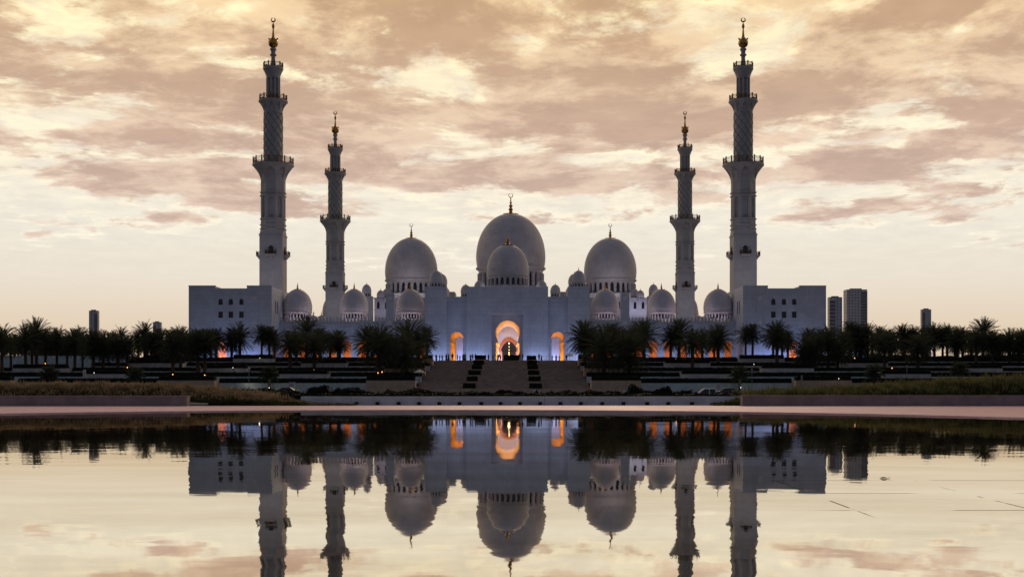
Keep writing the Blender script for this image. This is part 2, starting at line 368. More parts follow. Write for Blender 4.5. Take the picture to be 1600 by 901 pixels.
def water_mat():
    m = bpy.data.materials.new('pool_water'); m.use_nodes = True; t = NT(m.node_tree); t.n.clear()
    tc = t.node('ShaderNodeTexCoord'); s = t.node('ShaderNodeSeparateXYZ'); t.l.new(tc.outputs['Object'], s.inputs[0])
    X, Y = s.outputs[0], s.outputs[1]
    na = t.noise(t.comb(t.m('MULTIPLY', X, .8), t.m('MULTIPLY', Y, 2.2), 0), 1.0, 3, .6, out=1)
    nb = t.noise(t.comb(t.m('MULTIPLY', X, .15), t.m('MULTIPLY', Y, .3), 0), 1.0, 3, .5, out=1)
    def slope(c, k):
        v = t.node('ShaderNodeVectorMath', operation='SUBTRACT'); t.l.new(c, v.inputs[0]); v.inputs[1].default_value = (.5, .5, .5)
        w = t.node('ShaderNodeVectorMath', operation='MULTIPLY'); t.l.new(v.outputs[0], w.inputs[0]); w.inputs[1].default_value = (k * 5, k, 0)
        return w.outputs[0]
    a = t.node('ShaderNodeVectorMath', operation='ADD'); t.l.new(slope(na, .0052), a.inputs[0]); t.l.new(slope(nb, .0040), a.inputs[1])
    b = t.node('ShaderNodeVectorMath', operation='ADD'); t.l.new(a.outputs[0], b.inputs[0]); b.inputs[1].default_value = (0, 0, 1)
    nn = t.node('ShaderNodeVectorMath', operation='NORMALIZE'); t.l.new(b.outputs[0], nn.inputs[0])
    gl = t.node('ShaderNodeBsdfGlossy'); gl.inputs['Roughness'].default_value = .018
    st = t.noise(t.comb(t.m('MULTIPLY', X, .12), t.m('MULTIPLY', Y, .35), 5.0), 1.0, 5, .55)
    t.put(gl.inputs['Color'], t.ramp(t.smooth(st, .30, .70), [(0, (.82, .75, .62)), (1, (.95, .91, .81))]))
    t.l.new(nn.outputs[0], gl.inputs['Normal'])
    df = t.node('ShaderNodeBsdfDiffuse')
    bed = t.noise(tc.outputs['Object'], .5, 6, .6)
    t.put(df.inputs['Color'], t.ramp(t.smooth(bed, .3, .7), [(0, (.05, .045, .035)), (1, (.13, .12, .09))]))
    # slab joints that nearly break the surface on the shallow right side
    def line(v, pos, step, wd):
        k = t.m('DIVIDE', t.m('SUBTRACT', v, pos), step); fr = t.m('ABSOLUTE', t.m('SUBTRACT', t.m('SUBTRACT', k, t.m('FLOOR', t.m('ADD', k, .5))), 0.0))
        return t.m('LESS_THAN', fr, wd / step)
    lx = line(t.m('SUBTRACT', X, PCX * 0), 6.6, 2.27, .018); ly = line(Y, 15.45, 2.38, .03)
    ln = t.m('MAXIMUM', lx, ly)
    patch = t.smooth(t.noise(t.comb(t.m('MULTIPLY', X, .6), t.m('MULTIPLY', Y, .6), 3.0), 1.0, 3, .6), .44, .52)
    reg = t.m('MULTIPLY', t.m('MULTIPLY', t.smooth(X, 5.9, 6.7), t.smooth(t.m('MULTIPLY', X, -1), -14, -9)), t.m('MULTIPLY', t.smooth(Y, 14.4, 15.3), t.smooth(t.m('MULTIPLY', Y, -1), -22, -20.4)))
    ln = t.m('MULTIPLY', t.m('MULTIPLY', ln, patch), reg)
    film = t.noise(t.comb(t.m('MULTIPLY', X, .12), t.m('MULTIPLY', Y, .5), 8.0), 1.0, 5, .6)
    fac = t.m('SUBTRACT', t.lin(film, .3, .7, .91, .98), t.m('MULTIPLY', ln, .8))
    mx = t.node('ShaderNodeMixShader'); t.put(mx.inputs[0], fac); t.l.new(df.outputs[0], mx.inputs[1]); t.l.new(gl.outputs[0], mx.inputs[2])
    o = t.node('ShaderNodeOutputMaterial'); t.l.new(mx.outputs[0], o.inputs[0]); return m
M['water'] = water_mat()
g = MB(); g.v = [rim_pt(2 * PI * i / 192, PR) + (0.0,) for i in range(192)]; g.f = [tuple(range(192))]
tag(g.obj('pool_water', M['water'], smooth=False), None, None, kind='structure')

# ------------------------------------------------------------------ low walls round the plaza
def wall_thing(name, x0, x1, y0, y1, z0, z1, m, label, cat='wall', cap=.05, group=None):
    t = thing(name, label, cat, ((x0 + x1) / 2, y0, z0), group)
    w, dd = (x1 - x0) / 2, y1 - y0
    a = MB(); a.box(-w, w, 0, dd, 0, z1 - z0 - cap); a.obj('wall', m, t, smooth=False)
    b = MB(); b.box(-w - .03, w + .03, -.04, dd + .04, z1 - z0 - cap, z1 - z0); b.obj('coping', m, t, smooth=False)
    return t
wall_thing('garden_wall', -60, WX(292, 84.8), 84.8, 85.6, .04, WZ(618, 84.8), M['wallw'], 'low mauve stone wall with a square end, left of the pool, below tan grass')
wall_thing('garden_wall', WX(1160, 85), 60, 85.0, 85.8, .04, WZ(617.5, 85), M['wallw'], 'low grey-mauve stone wall right of the pool, below the tall green grass')
cwx0, cwx1 = WX(549, 88), WX(1200, 88)
t = thing('pool_wall', 'long pale blue-grey wall with small dark openings, across the middle beyond the pool', 'wall', (0, 88.0, .04))
a = MB()
for x0, x1 in ((WX(470, 88), cwx0 - .02), (cwx0, WX(851, 88) - .02), (WX(851, 88), cwx1)): a.box(x0, x1, 0, .5, 0, WZ(619, 88) - .04)
a.obj('wall', M['palewall'], t, smooth=False)
for px in (557, 590, 623, 655, 686.5, 718, 752, 782, 812.6, 844, 875.6, 907.6, 941, 974, 1011, 1044, 1081):
    b = MB(); x = WX(px, 88); b.box(x - .13, x + .13, -.16, .02, .0, .24); b.obj('drain_hood', M['cloth_d'], t, smooth=False)

# ------------------------------------------------------------------ grass mounds
def hash2(x, y): return mnoise.noise((x, y, 0.0))
def gtop_left(px):   # visible top of the grass in photo rows
    pts = [(-200, 598), (0, 598), (150, 598), (250, 600), (320, 604), (400, 613), (470, 620), (555, 630), (600, 634)]
    for (a, ya), (b, yb) in zip(pts, pts[1:]):
        if a <= px <= b: return ya + (yb - ya) * (px - a) / (b - a)
    return 634
def gtop_right(px):
    pts = [(1090, 634), (1118, 628), (1165, 613), (1250, 607), (1330, 604), (1400, 599), (1480, 594), (1560, 589), (1900, 584)]
    if px < 1090: return 634
    for (a, ya), (b, yb) in zip(pts, pts[1:]):
        if a <= px <= b: return ya + (yb - ya) * (px - a) / (b - a)
    return 584
def make_grass(side):
    rnd = random.Random(5 if side < 0 else 9)
    gtop = gtop_left if side < 0 else gtop_right
    x0, x1 = (-50, WX(560, 88)) if side < 0 else (WX(1105, 87), 50)
    yA, yB = 86.0, 94.0
    hh = .55 if side < 0 else .85
    def ground(x, y):
        px = VX + (x - CX) * F / 89.0
        top = WZ(gtop(px), 89.0) - hh * .85
        k = min(1, max(0, (y - yA) / 3.0)); k = k * k * (3 - 2 * k)
        lim = .10 if not (px < 292 or px > 1160) else .5
        return min(top, .05 + (max(top, .05) - .05) * (.25 + .75 * k)) + .03 * hash2(x * .8, y * .8) if top > .05 else .02
    s = MB(); s.grid(lambda u, v: (x0 + (x1 - x0) * u, yA - .1 + (yB - yA + 4) * v, ground(x0 + (x1 - x0) * u, yA + (yB - yA + 4) * v)), 120, 24, wrap=False)
    tag(s.obj('planting_bank', M['soil']), None, None, kind='structure')
    bl, pl = MB(), MB()
    n = 26000
    for _ in range(n):
        x = rnd.uniform(x0, x1); y = yA + .05 + (yB - yA - 1) * rnd.random() ** 1.3
        z = ground(x, y)
        px = VX + (x - CX) * F / 89.0
        if WZ(gtop(px), 89.0) < .12: continue
        edge = min(1, max(.35, (WZ(gtop(px), 89) - .05) / .8))
        cl = .75 + .5 * hash2(x * 1.3 + 7, y * 1.3)
        h = hh * edge * cl * rnd.uniform(.6, 1.15); a = rnd.uniform(0, 2 * PI); lean = rnd.uniform(.05, .35) * h
        w = rnd.uniform(.012, .026) * (1.3 if side > 0 else 1)
        dxl, dyl = math.cos(a) * lean, math.sin(a) * lean
        nx, ny = -math.sin(a) * w, math.cos(a) * w
        if abs(nx) < w * .5: nx = w * .5
        bl.quad((x - nx, y - ny, z), (x + nx, y + ny, z), (x + nx * .7 + dxl * .4, y + dyl * .4, z + h * .6)); 
        bl.quad((x - nx, y - ny, z + h * .1), (x + nx * .7 + dxl * .4, y + dyl * .4, z + h * .6), (x + dxl, y + dyl, z + h))
        if rnd.random() < (.95 if side < 0 else .75) * min(1, max(.05, (y - 86.3) / 1.6)):
            ph = h * rnd.uniform(.9, 1.2); pw = rnd.uniform(.018, .04)
            zx, zy, zz = x + dxl, y + dyl, z + ph * .62
            ll = rnd.uniform(-.12, .12)
            pl.quad((zx - pw, zy, zz + .06), (zx, zy, zz), (zx + pw, zy, zz + .07), (zx + ll, zy + .01, zz + ph * .5))
    wd = 'left' if side < 0 else 'right'
    tag(bl.obj('grass', M['gblade'], smooth=False), 'dark green grass blades planted along the %s bank beyond the pool' % wd, 'grass', kind='stuff')
    tag(pl.obj('grass_plumes', M['gplume'] if side < 0 else M['gplume2'], smooth=False),
        ('tan feathery plumes over the left grass bank' if side < 0 else 'olive seed heads standing over the right grass bank'), 'grass', kind='stuff')
make_grass(-1); make_grass(1)

# ------------------------------------------------------------------ hedges
LEAFRND = random.Random(21)
def hedge_mesh(L, D, H, lumpy=.10, dens=34):
    """clipped hedge: rounded noisy block plus leaf-sized faces"""
    m = MB(); nx = max(4, int(L / .45)); ny = max(3, int(D / .4)); nz = 3; seed = LEAFRND.uniform(0, 50)
    def disp(p):
        q = Vector(p) * 1.6 + Vector((seed, 0, 0)); k = mnoise.noise(q) * lumpy + mnoise.noise(q * 3) * lumpy * .5
        return k
    def surf(p, nrm):
        k = disp(p); return (p[0] + nrm[0] * k, p[1] + nrm[1] * k, max(0, p[2] + nrm[2] * k))
    ring = []
    r = min(.18, H * .25)
    prof = [(-D / 2, 0), (-D / 2, H * .5), (-D / 2 + r * .2, H - r), (-D / 2 + r, H)] + [(-D / 2 + r + (D - 2 * r) * i / ny, H) for i in range(1, ny)] + [(D / 2 - r, H), (D / 2 - r * .2, H - r), (D / 2, H * .5), (D / 2, 0)]
    cols = len(prof); b = 0
    for i in range(nx + 1):
        x = -L / 2 + L * i / nx; e = 1.0
        if i in (0, nx): e = .93
        for j, (y, z) in enumerate(prof):
            p = (x, y * e, z * e); n_ = (0, 0, 1) if 2 < j < cols - 3 else (0, -1 if y < 0 else 1, .2)
            m.v.append(surf(p, n_))
    for i in range(nx):
        for j in range(cols - 1):
            m.f.append((i * cols + j, (i + 1) * cols + j, (i + 1) * cols + j + 1, i * cols + j + 1))
    m.f.append(tuple(range(cols))); m.f.append(tuple(nx * cols + j for j in reversed(range(cols))))
    nl = min(2600, int(L * (D * .5 + H) * dens))
    for _ in range(nl):
        x = LEAFRND.uniform(-L / 2, L / 2)
        if LEAFRND.random() < .5: y, z = -D / 2, LEAFRND.uniform(.05, H)
        else: y, z = LEAFRND.uniform(-D / 2, D / 2), H
        k = disp((x, y, z)) + LEAFRND.uniform(-.02, .09)
        c = Vector((x, y - (k if z < H else 0), z + (k if z >= H else 0)))
        s_ = LEAFRND.uniform(.05, .11); a = LEAFRND.uniform(0, PI); tl = LEAFRND.uniform(-.8, .8)
        u = Vector((math.cos(a), tl * .5, math.sin(a))) * s_; v = Vector((-math.sin(a), tl * .5, math.cos(a))) * s_ * .6
        m.quad(c - u, c - v, c + u, c + v)
    return m
def hedge(x0, x1, y0, y1, z, h, label, group, lumpy=.10, name='hedge'):
    m = hedge_mesh(x1 - x0, y1 - y0, h, lumpy)
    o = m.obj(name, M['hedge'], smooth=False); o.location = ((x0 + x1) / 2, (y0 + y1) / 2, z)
    return tag(o, label, 'hedge', group)

# ------------------------------------------------------------------ terraces
LY = [232, 244, 256, 268, 280, 292]
LZ = [1.72, 3.0, 4.21, 5.46, 6.66, 7.1]
g = MB()
SX = 16.5
XL, XR = -150, 150
for i in range(5):
    nxt = LY[i + 1] if i < 4 else 292.3
    l0 = XL if i < 3 else (-91 if i == 3 else -86)
    g.box(l0, -SX - .1, LY[i] + .25, 292.2, -1 if i == 0 else LZ[i - 1], LZ[i], skip='b')
    g.box(SX + .1, XR, LY[i] + .25, 292.2, -1 if i == 0 else LZ[i - 1], LZ[i], skip='b')
tag(g.obj('terraces', M['soil'], smooth=False), None, None, kind='structure')
g = MB(); g.box(-88.6, 130, 292, 640, -1, 7.1, skip='b')
M['plat'] = mat('platform_stone', (.45, .43, .43), .6, 0, .1, .4)
tag(g.obj('mosque_platform', M['plat'], smooth=False), None, None, kind='structure')

seg = {  # protruding planters: (px0, px1, py_top) at the row of the next terrace
    0: [(-60, 16), (247, 335), (572, 648.5), (925, 1002), (1244, 1331), (1620, 1700)],
    1: [(132, 200), (434, 512), (1066, 1144), (1380, 1455)],
    2: [(19, 103), (313, 385), (600, 667), (913, 977), (1192, 1272), (1510, 1567)],
    3: [(200, 285), (470, 541), (1040, 1110), (1313, 1388)],
    4: [(364, 426), (660, 682), (893, 918), (1157, 1226)]}
ptop = [594, 584, 575, 567, 560]
tname = ['lowest', 'second', 'third', 'fourth', 'topmost']
for i in range(5):
    yf = LY[i] - 3; zb = -1.0 if i == 0 else LZ[i - 1]; zt = WZ(ptop[i], yf)
    col_m = M['planter'] if i == 0 else M['terr']
    for side in (-1, 1):
        sd = 'left' if side < 0 else 'right'
        lim = (XL if i < 3 else (-91 if i == 3 else -86)) if side < 0 else XR
        wx0, wx1 = (lim, -SX) if side < 0 else (SX, lim)
        wall_thing('terrace_wall', wx0, wx1, LY[i], LY[i] + .3, zb, LZ[i], M['palewall'] if i < 2 else M['terr'],
                   'long pale retaining wall of the %s garden terrace, %s of the stairs' % (tname[i], sd), 'wall', group='retaining walls of the garden terraces')
        segs = [s_ for s_ in seg[i] if (s_[0] + s_[1]) / 2 < 800] if side < 0 else [s_ for s_ in seg[i] if (s_[0] + s_[1]) / 2 > 800]
        vis = 0; bounds = []
        for k, (p0, p1) in enumerate(segs):
            x0, x1 = WX(p0, yf), WX(p1, yf)
            if side < 0 and x1 > -17.6: x1 = -SX - .02
            if side > 0 and x0 < 17.6: x0 = SX + .02
            near = abs((x0 + x1) / 2) < 30
            k2 = (len(segs) - 1 - k) if side < 0 else k
            where = '%s from the stairs, %s side' % (ORD[k2], sd)
            wall_thing('planter', x0, x1, yf, yf + 3.4, zb, zt, M['planter'] if (i == 0 or near) else M['terr'],
                       'jutting %s stone planter of the %s terrace, %s' % ('brown' if (i == 0 or near) else 'grey', tname[i], where), 'planter', group='stone planters jutting from the terraces')
            hedge(x0 + .1, x1 - .1, yf + .12, yf + 2.2, zt - .05, .8 + .1 * random.random(), 'dark hedge in the planter of the %s terrace, %s' % (tname[i], where), 'hedges of the garden terraces')
            bounds.append((x0, x1))
        lo = lim if side < 0 else SX; cur = wx0; gaps = []
        for x0, x1 in sorted(bounds):
            if x0 - cur > 1.0: gaps.append((cur, x0))
            cur = max(cur, x1)
        if wx1 - cur > 1.0: gaps.append((cur, wx1))
        if side < 0: gaps = gaps[::-1]
        for k, (a0, a1) in enumerate(gaps):
            a0 = max(a0, -135); a1 = min(a1, 135)
            if a1 - a0 < 1: continue
            hedge(a0 + .05, a1 - .05, LY[i] + .35, LY[i] + 2.0, LZ[i] - .02, (.85, .80, .72, .72, .95)[i], 'low dark hedge edging the %s terrace, %s stretch %s of the stairs' % (tname[i], ORD[k], sd), 'hedges of the garden terraces')

# ------------------------------------------------------------------ stairs
ST = thing('grand_staircase', 'wide brown stone staircase climbing to the mosque between hedge-filled planters', 'staircase', (0, 230, -1))
g = MB(); z = .63 + 1; y = 2.0; g.box(-SX, SX, 0, 63, 0, z, skip='b')
zz, yy = .63 + 1, 2.0
rise = (7.1 - .63) / 40
for fl in range(5):
    for k in range(8):
        zz += rise; g.box(-SX, SX, yy, 63, zz - rise, zz, skip='b'); yy += 1.15
    yy += 3.2
g.obj('steps', M['step'], ST, smooth=False)
g = MB(); g.box(-SX, SX, -.4, 0, .0, 1.63 + .06); g.obj('base_kerb', M['planter'], ST, smooth=False)
for side, rows in ((-1, [(743, 759, 555, 288), (739.6, 756, 563, 277), (737, 753, 570, 266), (731.5, 751, 578.5, 254), (729, 746, 588, 242), (723, 743, 599, 230.3)]),
                   (1, [(823, 838, 555.5, 288), (823.5, 839, 563, 277), (824, 841, 570, 266), (825, 843, 578.5, 254), (826, 845, 588, 242), (827, 847, 599, 230.3)])):
    sd = 'left' if side < 0 else 'right'
    for k, (p0, p1, pt, yd) in enumerate(rows):
        x0, x1 = WX(p0, yd), WX(p1, yd); zt = WZ(pt, yd); h = .95
        wall_thing('stair_planter', x0 - .12, x1 + .62 if side < 0 else x1 + .12, yd, yd + 10.9, zt - h - 1.6 if k < 5 else -.98, zt - h, M['planter'],
                   'brown planter between stair flights, %s from the top, %s row' % (ORD[k], sd), 'planter', group='planters dividing the stairs')
        hedge(x0, x1, yd + .1, yd + 3.4, zt - h - .02, h, 'dark square hedge on the stairs, %s from the top, %s row' % (ORD[k], sd), 'hedges dividing the stairs', .05)

# hedges by the road and behind the pool wall
hedge(WX(440, 90), WX(1190, 90), 88.9, 91, -.3, WZ(615.5, 90) + .3, 'long dark hedge right behind the pale pool wall', 'roadside hedges', .16)
def mound(px0, px1, pt, D, label, bumps, z0=-1.0):
    x0, x1 = WX(px0, D), WX(px1, D); H = WZ(pt, D) - z0; L_ = x1 - x0
    m = hedge_mesh(L_, 3.0, H, .16, 40); sd = px0 * .37
    m.v = [(x, y, z * (.86 + .38 * mnoise.noise((x * .33 + sd, y * .2, 0)) + .12 * mnoise.noise((x * 1.1, y, sd))) * (1 - .5 * max(0, abs(x) / (L_ / 2) - .8) / .2)) for x, y, z in m.v]
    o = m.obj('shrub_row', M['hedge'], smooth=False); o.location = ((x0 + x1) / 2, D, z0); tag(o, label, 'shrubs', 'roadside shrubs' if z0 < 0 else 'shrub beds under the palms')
mound(478, 520, 603, 140, 'dark rounded shrubs by the road, left of the stairs, lower left clump', 4)
mound(516, 590, 604, 141, 'dark rounded shrubs by the road just left of the brown planter', 6)
mound(977, 1052, 601, 140, 'tall dark rounded shrubs by the road, right of the stairs', 6)
mound(1046, 1083, 609, 141, 'dark rounded shrubs left of the white pickup', 4)
mound(590, 700, 610, 150, 'low dark shrubs at the foot of the stairs, left half', 8)
mound(850, 980, 610, 150, 'low dark shrubs at the foot of the stairs, right half', 8)
mound(700, 850, 612, 152, 'low dark shrubs at the middle of the stair foot', 10)
mound(330, 480, 608, 146, 'low dark shrubs along the road below the pale wall', 10)
mound(1146, 1240, 608, 146, 'low dark shrubs behind the white pickup', 8)

for p0, p1, pt, D, z0, lb in ((1256, 1330, 554, 300, 7.1, 'under the palms between the right wing and turquoise light'), (1356, 1425, 553, 302, 7.1, 'under the palms right of the two tall far towers'), (1420, 1500, 556, 301, 7.1, 'under the palms near the lone far right tower'), (1498, 1640, 553, 303, 7.1, 'under the palms at the right edge of the photo'),
                              (222, 300, 553, 297, 7.1, 'beside the left wing under the palms')):
    mound(p0, p1, pt, D, 'dark shrub bed ' + lb, 4, z0)
# ------------------------------------------------------------------ generic architecture helpers
def horseshoe(z0, wl, zw, ww, zb, wb, za, n=18, point=1.0):
    pr = [(z0, wl), (zw - .15, wl), (zw, ww)]
    for i in range(1, n + 1):
        u = i / n; z = zw + (za - zw) * (1 - math.cos(u * PI)) / 2
        if z < zb:
            k = (zb - z) / (zb - zw); w = wb - (wb - ww) * k ** 2
        else:
            k = (z - zb) / (za - zb); w = wb * (max(0, 1 - k ** 2)) ** .5 * (1 - .10 * point * k)
        pr.append((z, max(0, w)))
    return pr
def roundarch(z0, w, zs, za, n=10):
    return [(z0, w)] + [(zs + (za - zs) * math.sin(i / n * PI / 2), w * math.cos(i / n * PI / 2)) for i in range(n + 1)]
def arch_panel(m, mp, u0, u1, z0, z1, cu, prof, depth, rev=None, fill=True, taper=1.0):
    if fill:
        if prof[0][0] > z0 + 1e-4: m.quad(mp(u0, z0, 0), mp(u1, z0, 0), mp(u1, prof[0][0], 0), mp(u0, prof[0][0], 0))
        for (za, wa), (zb, wb) in zip(prof, prof[1:]):
            m.quad(mp(u0, za, 0), mp(cu - wa, za, 0), mp(cu - wb, zb, 0), mp(u0, zb, 0))
            m.quad(mp(cu + wa, za, 0), mp(u1, za, 0), mp(u1, zb, 0), mp(cu + wb, zb, 0))
        zt = prof[-1][0]
        m.quad(mp(u0, zt, 0), mp(u1, zt, 0), mp(u1, z1, 0), mp(u0, z1, 0))
    r = rev if rev is not None else m
    for (za, wa), (zb, wb) in zip(prof, prof[1:]):
        for s_ in (-1, 1): r.quad(mp(cu + s_ * wa, za, 0), mp(cu + s_ * wa * taper, za * (.5 + .5 * taper), depth), mp(cu + s_ * wb * taper, zb * (.5 + .5 * taper), depth), mp(cu + s_ * wb, zb, 0))
def flat(y, sgn=1): return lambda u, z, dd: (u, y + dd * sgn, z)
def dome_prof(Rr, H, n=26, base=.965):
    tm = .2; pts = []
    for i in range(n + 1):
        t = 1 - (1 - i / n) ** 1.6 if i > n * .3 else i / n * (1 - .7 ** 1.6) / .3
        t = min(1, t)
        if t < tm: r = Rr * (base + (1 - base) * (1 - ((tm - t) / tm) ** 2))
        else:
            u = (t - tm) / (1 - tm); r = Rr * (max(0, 1 - u ** 2.15)) ** .5 * (1 - .03 * u)
        pts.append((max(r, .001), H * t))
    return pts
def finial_mesh(h, w):
    """gilded finial: base cone, stacked bulbs, spike and open crescent"""
    m = MB(); s = h
    m.lathe([(w, 0), (w * .98, .02 * s), (w * .35, .07 * s), (w * .16, .16 * s), (w * .22, .19 * s), (w * .32, .24 * s), (w * .18, .30 * s), (w * .12, .33 * s), (w * .22, .38 * s), (w * .25, .42 * s),
             (w * .12, .48 * s), (w * .09, .52 * s), (w * .16, .57 * s), (w * .08, .63 * s), (w * .05, .84 * s)], 16)
    return m
def crescent(m, z, r, th):
    n = 20
    for i in range(n):
        a, b = PI / 2 + .12 + (2 * PI - .24) * i / n, PI / 2 + .12 + (2 * PI - .24) * (i + 1) / n
        t0, t1 = th * (.25 + math.sin(PI * i / n)), th * (.25 + math.sin(PI * (i + 1) / n))
        m.tube((r * math.cos(a), 0, z + r * math.sin(a)), (r * math.cos(b), 0, z + r * math.sin(b)), t0 * .5, t1 * .5, 6)
def add_dome(parent, x, y, zb, Rr, H, fin_h, fin_w, dr_h, dr_r, n_arch, name='dome', glass=True, cres=0, segs=48, drmat=None, label=None):
    """dome with ring, arcaded drum and finial; zb = underside of the dome shell; parent local coordinates"""
    m = MB(); pr = dome_prof(Rr, H)
    m.lathe([(Rr * .90, -.06 * Rr), (Rr * 1.0, -.05 * Rr), (Rr * 1.01, -.01 * Rr), (Rr * .965, 0)] + pr, segs, cap=False)
    dm = m.obj(name, M['dome'], parent); dm.location = (x, y, zb)
    if label: dm['label'] = label
    f = finial_mesh(fin_h, fin_w)
    if cres: crescent(f, fin_h * .84 + cres, cres, cres * .35)
    fo = f.obj('finial', M['gold'], dm); fo.location = (0, 0, H * .985)
    if dr_h > 0:
        w = MB(); z0 = -.06 * Rr - dr_h; z1 = -.05 * Rr
        pitch = 2 * PI / n_arch; wa = pitch * .30
        def mp(u, z, dd): return ((dr_r - dd) * math.sin(u), -(dr_r - dd) * math.cos(u), z)
        for k in range(n_arch):
            c = k * pitch
            pa = roundarch(z0 + dr_h * .14, wa, z0 + dr_h * .62, z0 + dr_h * .84, 6)
            arch_panel(w, mp, c - pitch / 2, c + pitch / 2, z0, z1, c, pa, dr_r * .07)
        for k in range(n_arch):
            c = (k + .5) * pitch; w.tube((dr_r * 1.015 * math.sin(c), -dr_r * 1.015 * math.cos(c), z0), (dr_r * 1.015 * math.sin(c), -dr_r * 1.015 * math.cos(c), z0 + dr_h * .8), dr_r * pitch * .09, n=6)
        w.lathe([(dr_r * 1.0, z0), (dr_r * 1.04, z0 + .001), (dr_r * 1.04, z0 + dr_h * .07), (dr_r, z0 + dr_h * .075)], segs, cap=False)
        w.lathe([(dr_r, z1 - dr_h * .08), (Rr * .99, z1 - .02), (Rr * .90, z1)], segs, cap=False)
        d_ = w.obj('drum', M['dome'], dm)
        gl = MB(); gl.lathe([(dr_r * .935, z0 + .01), (dr_r * .935, z1 - .01)], segs)
        gl.obj('drum_glazing', M['glass'], dm)
    return dm

# ------------------------------------------------------------------ minarets
mz = lambda py: (1.6 + (599 - py) / 5.05) - 7.1
S = 1 / 5.05
def build_minaret(label):
    t = thing('minaret', label, 'minaret', (0, 0, 7.1), 'four minarets of the mosque')
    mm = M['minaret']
    # square base with chamfer to octagon
    b = MB(); hw = 3.55; zt = mz(369)
    b.box(-hw, hw, -hw, hw, 0, zt, skip='t')
    b.box(-hw - .18, hw + .18, -hw - .18, hw + .18, zt - .15, zt + .25)
    oc = [(3.62 / math.cos(PI / 8) * math.cos(PI / 8 + k * PI / 4), 3.62 / math.cos(PI / 8) * math.sin(PI / 8 + k * PI / 4)) for k in range(8)]
    sq = [(hw, hw * .41), (hw * .95, hw * .95), (-hw * .95, hw * .95), (-hw, hw * .41)]
    z0, z1 = zt + .25, mz(359)
    for k in range(8):
        a, c = oc[k], oc[(k + 1) % 8]
        def corner(p):
            return (math.copysign(hw * 1.0, p[0]), math.copysign(hw * 1.0, p[1]))
        A, C = corner(a), corner(c)
        if A == C: b.quad((A[0], A[1], z0), (c[0] * .985, c[1] * .985, z1), (a[0] * .985, a[1] * .985, z1))
        else: b.quad((A[0], A[1], z0), (C[0], C[1], z0), (c[0] * .985, c[1] * .985, z1), (a[0] * .985, a[1] * .985, z1))
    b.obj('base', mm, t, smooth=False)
    # octagonal shaft with rings and blind arches
    ro = 3.62 / math.cos(PI / 8)
    s = MB()
    zs0, zs1 = mz(359.5), mz(284)
    za0, za1 = mz(341), mz(310)
    s.lathe([(ro * .985, zs0), (ro * .985, mz(342))], 8, a0=PI / 8, cap=False)
    ap = 3.62
    for k in range(8):
        a = k * PI / 4; c_, s_ = math.cos(a), math.sin(a)
        def mp(u, z, dd): return ((ap * .985 - dd) * c_ - u * s_, (ap * .985 - dd) * s_ + u * c_, z)
        hwf = ap * .985 * math.tan(PI / 8)
        arch_panel(s, mp, -hwf, hwf, mz(342), mz(307), 0, roundarch(za0, .75, mz(313), mz(309)), .55)
        s.quad(mp(-.75, za0, .55), mp(.75, za0, .55), mp(.75, mz(309), .55), mp(-.75, mz(309), .55))
    s.lathe([(ro * .985, mz(307)), (ro * .985, zs1 + .3)], 8, a0=PI / 8, cap=False)
    for py in (301.6, 307.0, 343, 352, 358.5):
        zz = mz(py); s.lathe([(ro * .98, zz - .24), (ro * 1.065, zz - .16), (ro * 1.065, zz + .14), (ro * .98, zz + .2)], 8, a0=PI / 8, cap=False)
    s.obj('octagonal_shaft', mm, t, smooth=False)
    # flared corbels under each balcony, with pointed niches between ribs
    def corbel(zb, zt, r0, r1, nf, name, a_off):
        m = MB()
        def fn(u, v):
            a = 2 * PI * u; k = ((a - a_off) / (2 * PI / nf)) % 1.0 - .5
            z = zb + (zt - zb) * v
            base = r0 + (r1 - r0) * (v ** 1.9)
            flare2 = r0 + (r1 - r0) * (max(0, (v - .45) / .55) ** 1.2) * .92 if v > .45 else r0
            q = abs(k) / .36
            arch = v < (.86 - .42 * q ** 2.2) and q < 1
            r = (min(base, flare2) - .02 if arch else base)
            if arch: r = min(r, r0 + (r1 - r0) * .28 * v)
            r *= 1.0
            return (r * math.cos(a), r * math.sin(a), z)
        m.grid(fn, nf * 16, 22); m.lathe([(r1, zt), (r1 + .12, zt + .05), (r1 + .12, zt + .5), (r1 * .5, zt + .52)], 48, cap=False)
        return m.obj(name, mm, t, ang=25)
    def railing(z, r, h, npost, name='railing'):
        m = MB(); seg_ = npost
        m.lathe([(r - .04, z + h - .1), (r + .05, z + h - .1), (r + .05, z + h), (r - .04, z + h), (r - .04, z + h - .1)], 48, cap=False)
        m.lathe([(r - .04, z + .04), (r + .05, z + .04), (r + .05, z + .16), (r - .04, z + .16), (r - .04, z + .04)], 48, cap=False)
        for k in range(npost):
            a = 2 * PI * k / npost; x, y = r * math.cos(a), r * math.sin(a)
            m.box(x - .14, x + .14, y - .14, y + .14, z, z + h * 1.22, rz=a)
            b2 = 2 * PI * (k + 1) / npost; x2, y2 = r * math.cos(b2), r * math.sin(b2)
            n = 5
            for j in range(n):
                f0, f1 = j / n, (j + 1) / n
                p = lambda f, zz: (x + (x2 - x) * f, y + (y2 - y) * f, zz)
                m.tube(p(f0, z + .1), p(f1, z + h - .05), .045, n=4); m.tube(p(f1, z + .1), p(f0, z + h - .05), .045, n=4)
        return m.obj(name, M['bronze'], t, smooth=False)
    corbel(mz(286), mz(260), 3.75, 31.5 * S, 8, 'lower_balcony', PI / 8)
    railing(mz(257.3), 31.2 * S, 1.75, 16)
    # carved round shaft
    m = MB(); zA, zB = mz(259), mz(176)
